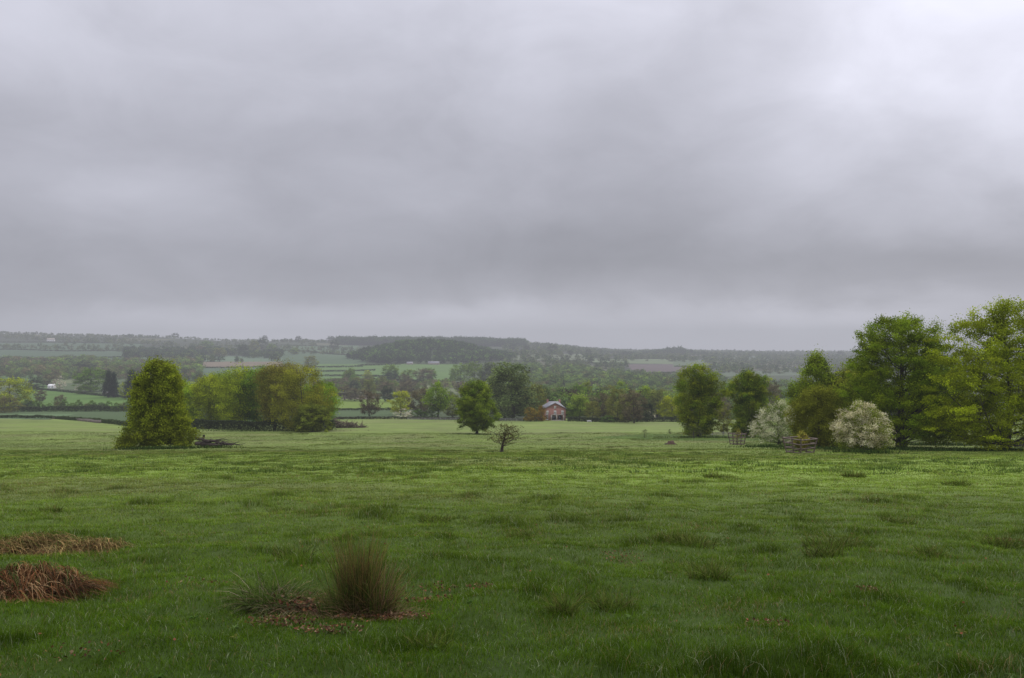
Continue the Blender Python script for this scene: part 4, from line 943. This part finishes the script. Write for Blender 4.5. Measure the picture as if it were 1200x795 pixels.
straw_tussock('reddish flattened mat of dead grass and leaves, lower one at the left edge', 28, 700, .62, .38, .13, 5600, ((.34, .19, .08), (.30, .12, .045), (.16, .07, .03), (.42, .27, .13), (.10, .13, .03), (.08, .045, .02)), 32, .1, 1100)
# green tufts standing out of the turf
TF = [(810, 640, .38, .13), (780, 636, .25, .1), (832, 680, .28, .15), (975, 645, .5, .14), (965, 652, .3, .12), (610, 630, .3, .1), (1175, 636, .4, .13), (720, 712, .25, .13), (345, 655, .3, .14), (1090, 652, .18, .12), (840, 560, .6, .15), (1050, 612, .4, .12), (1120, 570, .5, .14),
      (510, 610, .35, .1), (505, 760, .2, .1), (1000, 560, .5, .14), (60, 600, .3, .1), (330, 598, .3, .1), (660, 720, .16, .15)]
for i, (px, row, rr, hh) in enumerate(TF):
    x, y, z = ell(px, row); e = empty('grass_tuft', (x, y, z), label='dark green coarse grass tuft standing out of the turf', cat='tuft', group='coarse grass tufts in the pasture')
    V, Q, C = stems(int(160 + 420 * rr), x, y, rr * .8, rr * .6, hh * .6, hh * 2.2, .009 * max(1, y / 8), .2, .9, [((.04, .08, .008), (.10, .15, .02)), ((.05, .09, .01), (.13, .17, .025)), ((.05, .07, .015), (.15, .14, .04))], r_, wave=.003)
    MB().add(sub(V, e), Q, None, C).obj('blades', M_grass, e)
# the band of coarse tufts where the smooth pasture begins
mb = MB()
for i in range(420):
    px = r_.uniform(-30, 1230); row = r_.choice([532, 535, 539, 545, 552]) + r_.normal(0, 2.2); x, y, z = ell(px, row); rr = r_.uniform(.25, .8)
    V, Q, C = stems(70, x, y, rr * 1.5, rr * .6, .1, .28, .03, .2, .8, [((.06, .10, .018), (.105, .155, .035)), ((.04, .075, .015), (.085, .13, .03))], r_, segs=3); mb.add(V, Q, None, C)
for px, row, hw, n in [(184, 526.5, 44, 900), (559, 509.5, 30, 300), (818, 513, 30, 500), (876, 513, 34, 500), (905, 524, 40, 600), (958, 527, 50, 800), (1010, 531, 32, 450), (1056, 527, 70, 1500), (1140, 529, 80, 1700), (1100, 522, 90, 1200), (300, 505.5, 90, 900), (250, 525, 30, 200)]:  # dark rough grass added at the tree feet, deepening the shade there
    x, y, z = at(px, row, 60); X = x + r_.normal(0, .5, n) * hw / FOC * y; Y = y + r_.normal(0, 1.6, n); h = r_.uniform(.15, .55, n)
    c = np.array((.035, .06, .012)) * r_.uniform(.5, 1.6, (n, 1)); blades(mb, X, Y, height(X, Y), h, r_.uniform(.05, .12, n), r_.uniform(.2, .8, n), c * .6, c * 1.4, r_)
tag(mb.obj('coarse_grass', M_grass), 'coarse brighter grass tufts along the brow of the field, and dark rough grass added to deepen the shade under the trees', 'grass', kind='stuff')
def weeds():
    r = np.random.default_rng(55); mb = MB()
    for i in range(170):
        y = 3.4 + 15 * r.uniform() ** 1.3; x = r.uniform(-.75, .75) * y; z = float(height(x, y)); n = r.integers(6, 13); L = r.uniform(.02, .05)
        a = r.uniform(0, 6.28, n); d = np.stack([np.cos(a), np.sin(a), 0 * a], 1); sd = np.stack([-np.sin(a), np.cos(a), 0 * a], 1) * (L * r.uniform(.18, .3))
        B = np.array([x, y, z + .02]); lift = r.uniform(.2, .9, (n, 1)); up = np.array([0, 0, 1.])
        m = B + d * L * .5 + up * L * lift * .6; t = B + d * L + up * L * lift * .5
        V = np.stack([np.repeat(B[None], n, 0), m + sd, t, m - sd], 1).reshape(-1, 3)
        c = np.array([(.05, .10, .015), (.08, .13, .03), (.10, .11, .02)][r.integers(3)]) * r.uniform(.6, 1.3, (n, 1)); mb.add(V, np.arange(4 * n).reshape(-1, 4), None, np.repeat(c, 4, 0))
    tag(mb.obj('weeds', M_grass), 'small broad leaved weeds scattered in the near turf', 'weeds', kind='stuff')
    mb = MB(); n = 2600; Y = 3.2 + 24 * r.uniform(0, 1, n) ** 1.4; X = r.uniform(-.75, .75, n) * Y
    k = fbm(X / 1.5, Y / 1.2, 88, 2) > .5; X, Y = X[k], Y[k]; n = len(X); c = np.array((.30, .27, .14)) * r.uniform(.4, 1.3, (n, 1))
    blades(mb, X, Y, height(X, Y), r.uniform(.07, .2, n), .0025 * np.maximum(1, Y / 6), r.uniform(.3, 1.1, n), c * .7, c, r)
    tag(mb.obj('dry_grass_stalks', M_straw), 'thin pale dry stalks standing here and there in the turf', 'grass', kind='stuff')
weeds()
grass()

# ------------------------------------------------------------------ haze (a real body of air, absorbing and glowing evenly)
def haze():
    m, nt, out = newmat('haze'); L = nt.links.new
    Lx = 6000.; dn = 1 / Lx
    ab = nd(nt, 'ShaderNodeVolumeAbsorption'); ab.inputs['Color'].default_value = (0, 0, 0, 1); ab.inputs['Density'].default_value = dn
    em = nd(nt, 'ShaderNodeEmission'); em.inputs['Color'].default_value = (.42, .43, .48, 1); em.inputs['Strength'].default_value = dn
    ad = nd(nt, 'ShaderNodeAddShader'); L(ab.outputs[0], ad.inputs[0]); L(em.outputs[0], ad.inputs[1]); L(ad.outputs[0], out.inputs['Volume'])
    mb = MB(); box(mb, -9000, 9000, -300, 9600, -700, 190); o = mb.obj('haze', m); tag(o, 'thin grey haze lying over the valley', kind='structure')
haze()

# ------------------------------------------------------------------ world
def world():
    w = bpy.data.worlds.new("World"); S.world = w; w.use_nodes = True; nt = w.node_tree; nt.nodes.clear(); L = nt.links.new
    out = nd(nt, 'ShaderNodeOutputWorld'); bg = nd(nt, 'ShaderNodeBackground'); L(bg.outputs[0], out.inputs[0]); bg.inputs['Strength'].default_value = .1
    sky = nd(nt, 'ShaderNodeTexSky', sky_type='NISHITA'); sky.sun_disc = False; sky.sun_elevation = math.radians(38); sky.sun_rotation = math.radians(30)
    tc = nd(nt, 'ShaderNodeTexCoord'); sp = nd(nt, 'ShaderNodeSeparateXYZ'); L(tc.outputs['Generated'], sp.inputs[0])
    x, y, z = sp.outputs
    # cloud layer coordinates on a plane overhead
    zc = mth(nt, 'ADD', mth(nt, 'MAXIMUM', z, 0.), .16)
    cv = nd(nt, 'ShaderNodeCombineXYZ'); L(mth(nt, 'DIVIDE', x, zc), cv.inputs[0]); L(mth(nt, 'DIVIDE', y, zc), cv.inputs[1])
    def noise(sc, det, ro, off=0., dist=0.):
        n = nd(nt, 'ShaderNodeTexNoise'); n.inputs['Scale'].default_value = sc; n.inputs['Detail'].default_value = det; n.inputs['Roughness'].default_value = ro; n.inputs['Distortion'].default_value = dist
        mp = nd(nt, 'ShaderNodeMapping'); mp.inputs['Location'].default_value = (off, off * .7, 0); L(cv.outputs[0], mp.inputs[0]); L(mp.outputs[0], n.inputs['Vector']); return n.outputs['Fac']
    plane = noise(.9, 7, .55, 3.1, .6)
    mpd = nd(nt, 'ShaderNodeMapping'); mpd.inputs['Scale'].default_value = (1, 1, 1.9); L(tc.outputs['Generated'], mpd.inputs[0])
    def dnoise(sc, det, ro, off, dist=.3):
        n = nd(nt, 'ShaderNodeTexNoise'); n.inputs['Scale'].default_value = sc; n.inputs['Detail'].default_value = det; n.inputs['Roughness'].default_value = ro; n.inputs['Distortion'].default_value = dist
        mp = nd(nt, 'ShaderNodeMapping'); mp.inputs['Location'].default_value = (off, off * .7, off * .3); L(mpd.outputs[0], mp.inputs[0]); L(mp.outputs[0], n.inputs['Vector']); return n.outputs['Fac']
    n1 = dnoise(2.2, 5, .5, 3.3); n2 = dnoise(6., 6, .52, 7.7, .5); n3 = dnoise(3.2, 5, .52, 12.1)
    az0 = mth(nt, 'ARCTAN2', x, y); el0 = mth(nt, 'ARCSINE', z)
    DEG = 180 / PI
    az = mth(nt, 'ADD', mth(nt, 'MULTIPLY', az0, DEG), mth(nt, 'MULTIPLY_ADD', n1, 16, -8))
    el = mth(nt, 'ADD', mth(nt, 'MULTIPLY', el0, DEG), mth(nt, 'MULTIPLY_ADD', n3, 9, -4.5))
    ele = mth(nt, 'MULTIPLY', el0, DEG)
    cr = nd(nt, 'ShaderNodeValToRGB'); L(mth(nt, 'DIVIDE', mth(nt, 'ADD', mth(nt, 'MAXIMUM', mth(nt, 'MULTIPLY_ADD', el, .55, mth(nt, 'MULTIPLY', ele, .45)), 0.), 0.), 90.), cr.inputs[0])
    el_ = cr.color_ramp.elements
    ramp = [(0, .41), (1.7, .39), (3, .285), (5.5, .255), (10, .32), (14, .36), (18, .40), (24, .47), (35, .78), (55, 1.35), (90, 1.5)]
    # stored at a tenth: colour ramps hold values up to one comfortably
    while len(el_) < len(ramp): el_.new(.5)
    for i, (d, v) in enumerate(ramp): el_[i].position = d / 90.; el_[i].color = (v / 2, v / 2, v / 2, 1)
    base = mth(nt, 'MULTIPLY', cr.outputs[0], 2.)
    def blob(a, e, sa, se, amp):
        u = mth(nt, 'DIVIDE', mth(nt, 'SUBTRACT', az, a), sa); v = mth(nt, 'DIVIDE', mth(nt, 'SUBTRACT', el, e), se)
        s = mth(nt, 'ADD', mth(nt, 'MULTIPLY', u, u), mth(nt, 'MULTIPLY', v, v))
        return mth(nt, 'MULTIPLY', mth(nt, 'EXPONENT', mth(nt, 'MULTIPLY', s, -1)), amp)
    tot = base
    for b in [(37, 20, 11, 10, .26), (31, 19, 17, 12, .10), (-24, 20, 14, 6, .03), (-30, 14, 12, 3, -.05), (-26, 9, 11, 3.2, .055), (-12, 12, 9, 5, -.03), (20, 7.5, 7, 2.6, .05), (20, 2.4, 10, .9, .10), (-3, 1.8, 10, .8, .05), (34, 6, 8, 3.5, -.045), (4, 6.5, 14, 3, -.035), (24, 5.3, 12, 2.2, -.04), (-31, 1.2, 8, .8, .05), (-16, 1.8, 7, 1.5, .03), (5, 14, 6, 4, -.02)]:
        tot = mth(nt, 'ADD', tot, blob(*b))
    tex = mth(nt, 'ADD', mth(nt, 'ADD', mth(nt, 'MULTIPLY_ADD', n1, .45, -.225), mth(nt, 'MULTIPLY_ADD', n2, .46, -.23)), mth(nt, 'MULTIPLY_ADD', plane, .14, -.07))
    tot = mth(nt, 'MULTIPLY', tot, mth(nt, 'ADD', tex, 1.0))
    cc = nd(nt, 'ShaderNodeVectorMath', operation='SCALE'); cc.inputs[0].default_value = (13.8, 13.9, 15.9); L(tot, cc.inputs['Scale'])
    mx = nd(nt, 'ShaderNodeMix', data_type='RGBA'); mx.inputs[0].default_value = .97
    L(sky.outputs[0], mx.inputs[6]); L(cc.outputs[0], mx.inputs[7]); L(mx.outputs[2], bg.inputs[0])
world()
sun = bpy.data.objects.new('sun', bpy.data.lights.new('sun', 'SUN')); COL.objects.link(sun)
sun.data.energy = 1.2; sun.data.angle = math.radians(30); sun.data.color = (1, .96, .9)
a, el = math.radians(30), math.radians(38)
from mathutils import Vector
dv = Vector((math.sin(a) * math.cos(el), math.cos(a) * math.cos(el), math.sin(el)))
sun.rotation_euler = dv.to_track_quat('Z', 'Y').to_euler()

# ------------------------------------------------------------------ camera
cam = bpy.data.objects.new('camera', bpy.data.cameras.new('camera')); COL.objects.link(cam)
cam.location = (0, 0, EYE); cam.rotation_euler = (PI / 2 + math.atan((HOR - 397.5) / FOC), 0, 0)
cam.data.sensor_width = 36; cam.data.lens = 36 * FOC / 1200; cam.data.clip_start = .05; cam.data.clip_end = 30000
S.camera = cam
S.view_settings.view_transform = 'Standard'; S.view_settings.look = 'None'; S.view_settings.exposure = 0
S.cycles.max_bounces = 6; S.cycles.diffuse_bounces = 3; S.cycles.transparent_max_bounces = 8; S.cycles.volume_bounces = 0
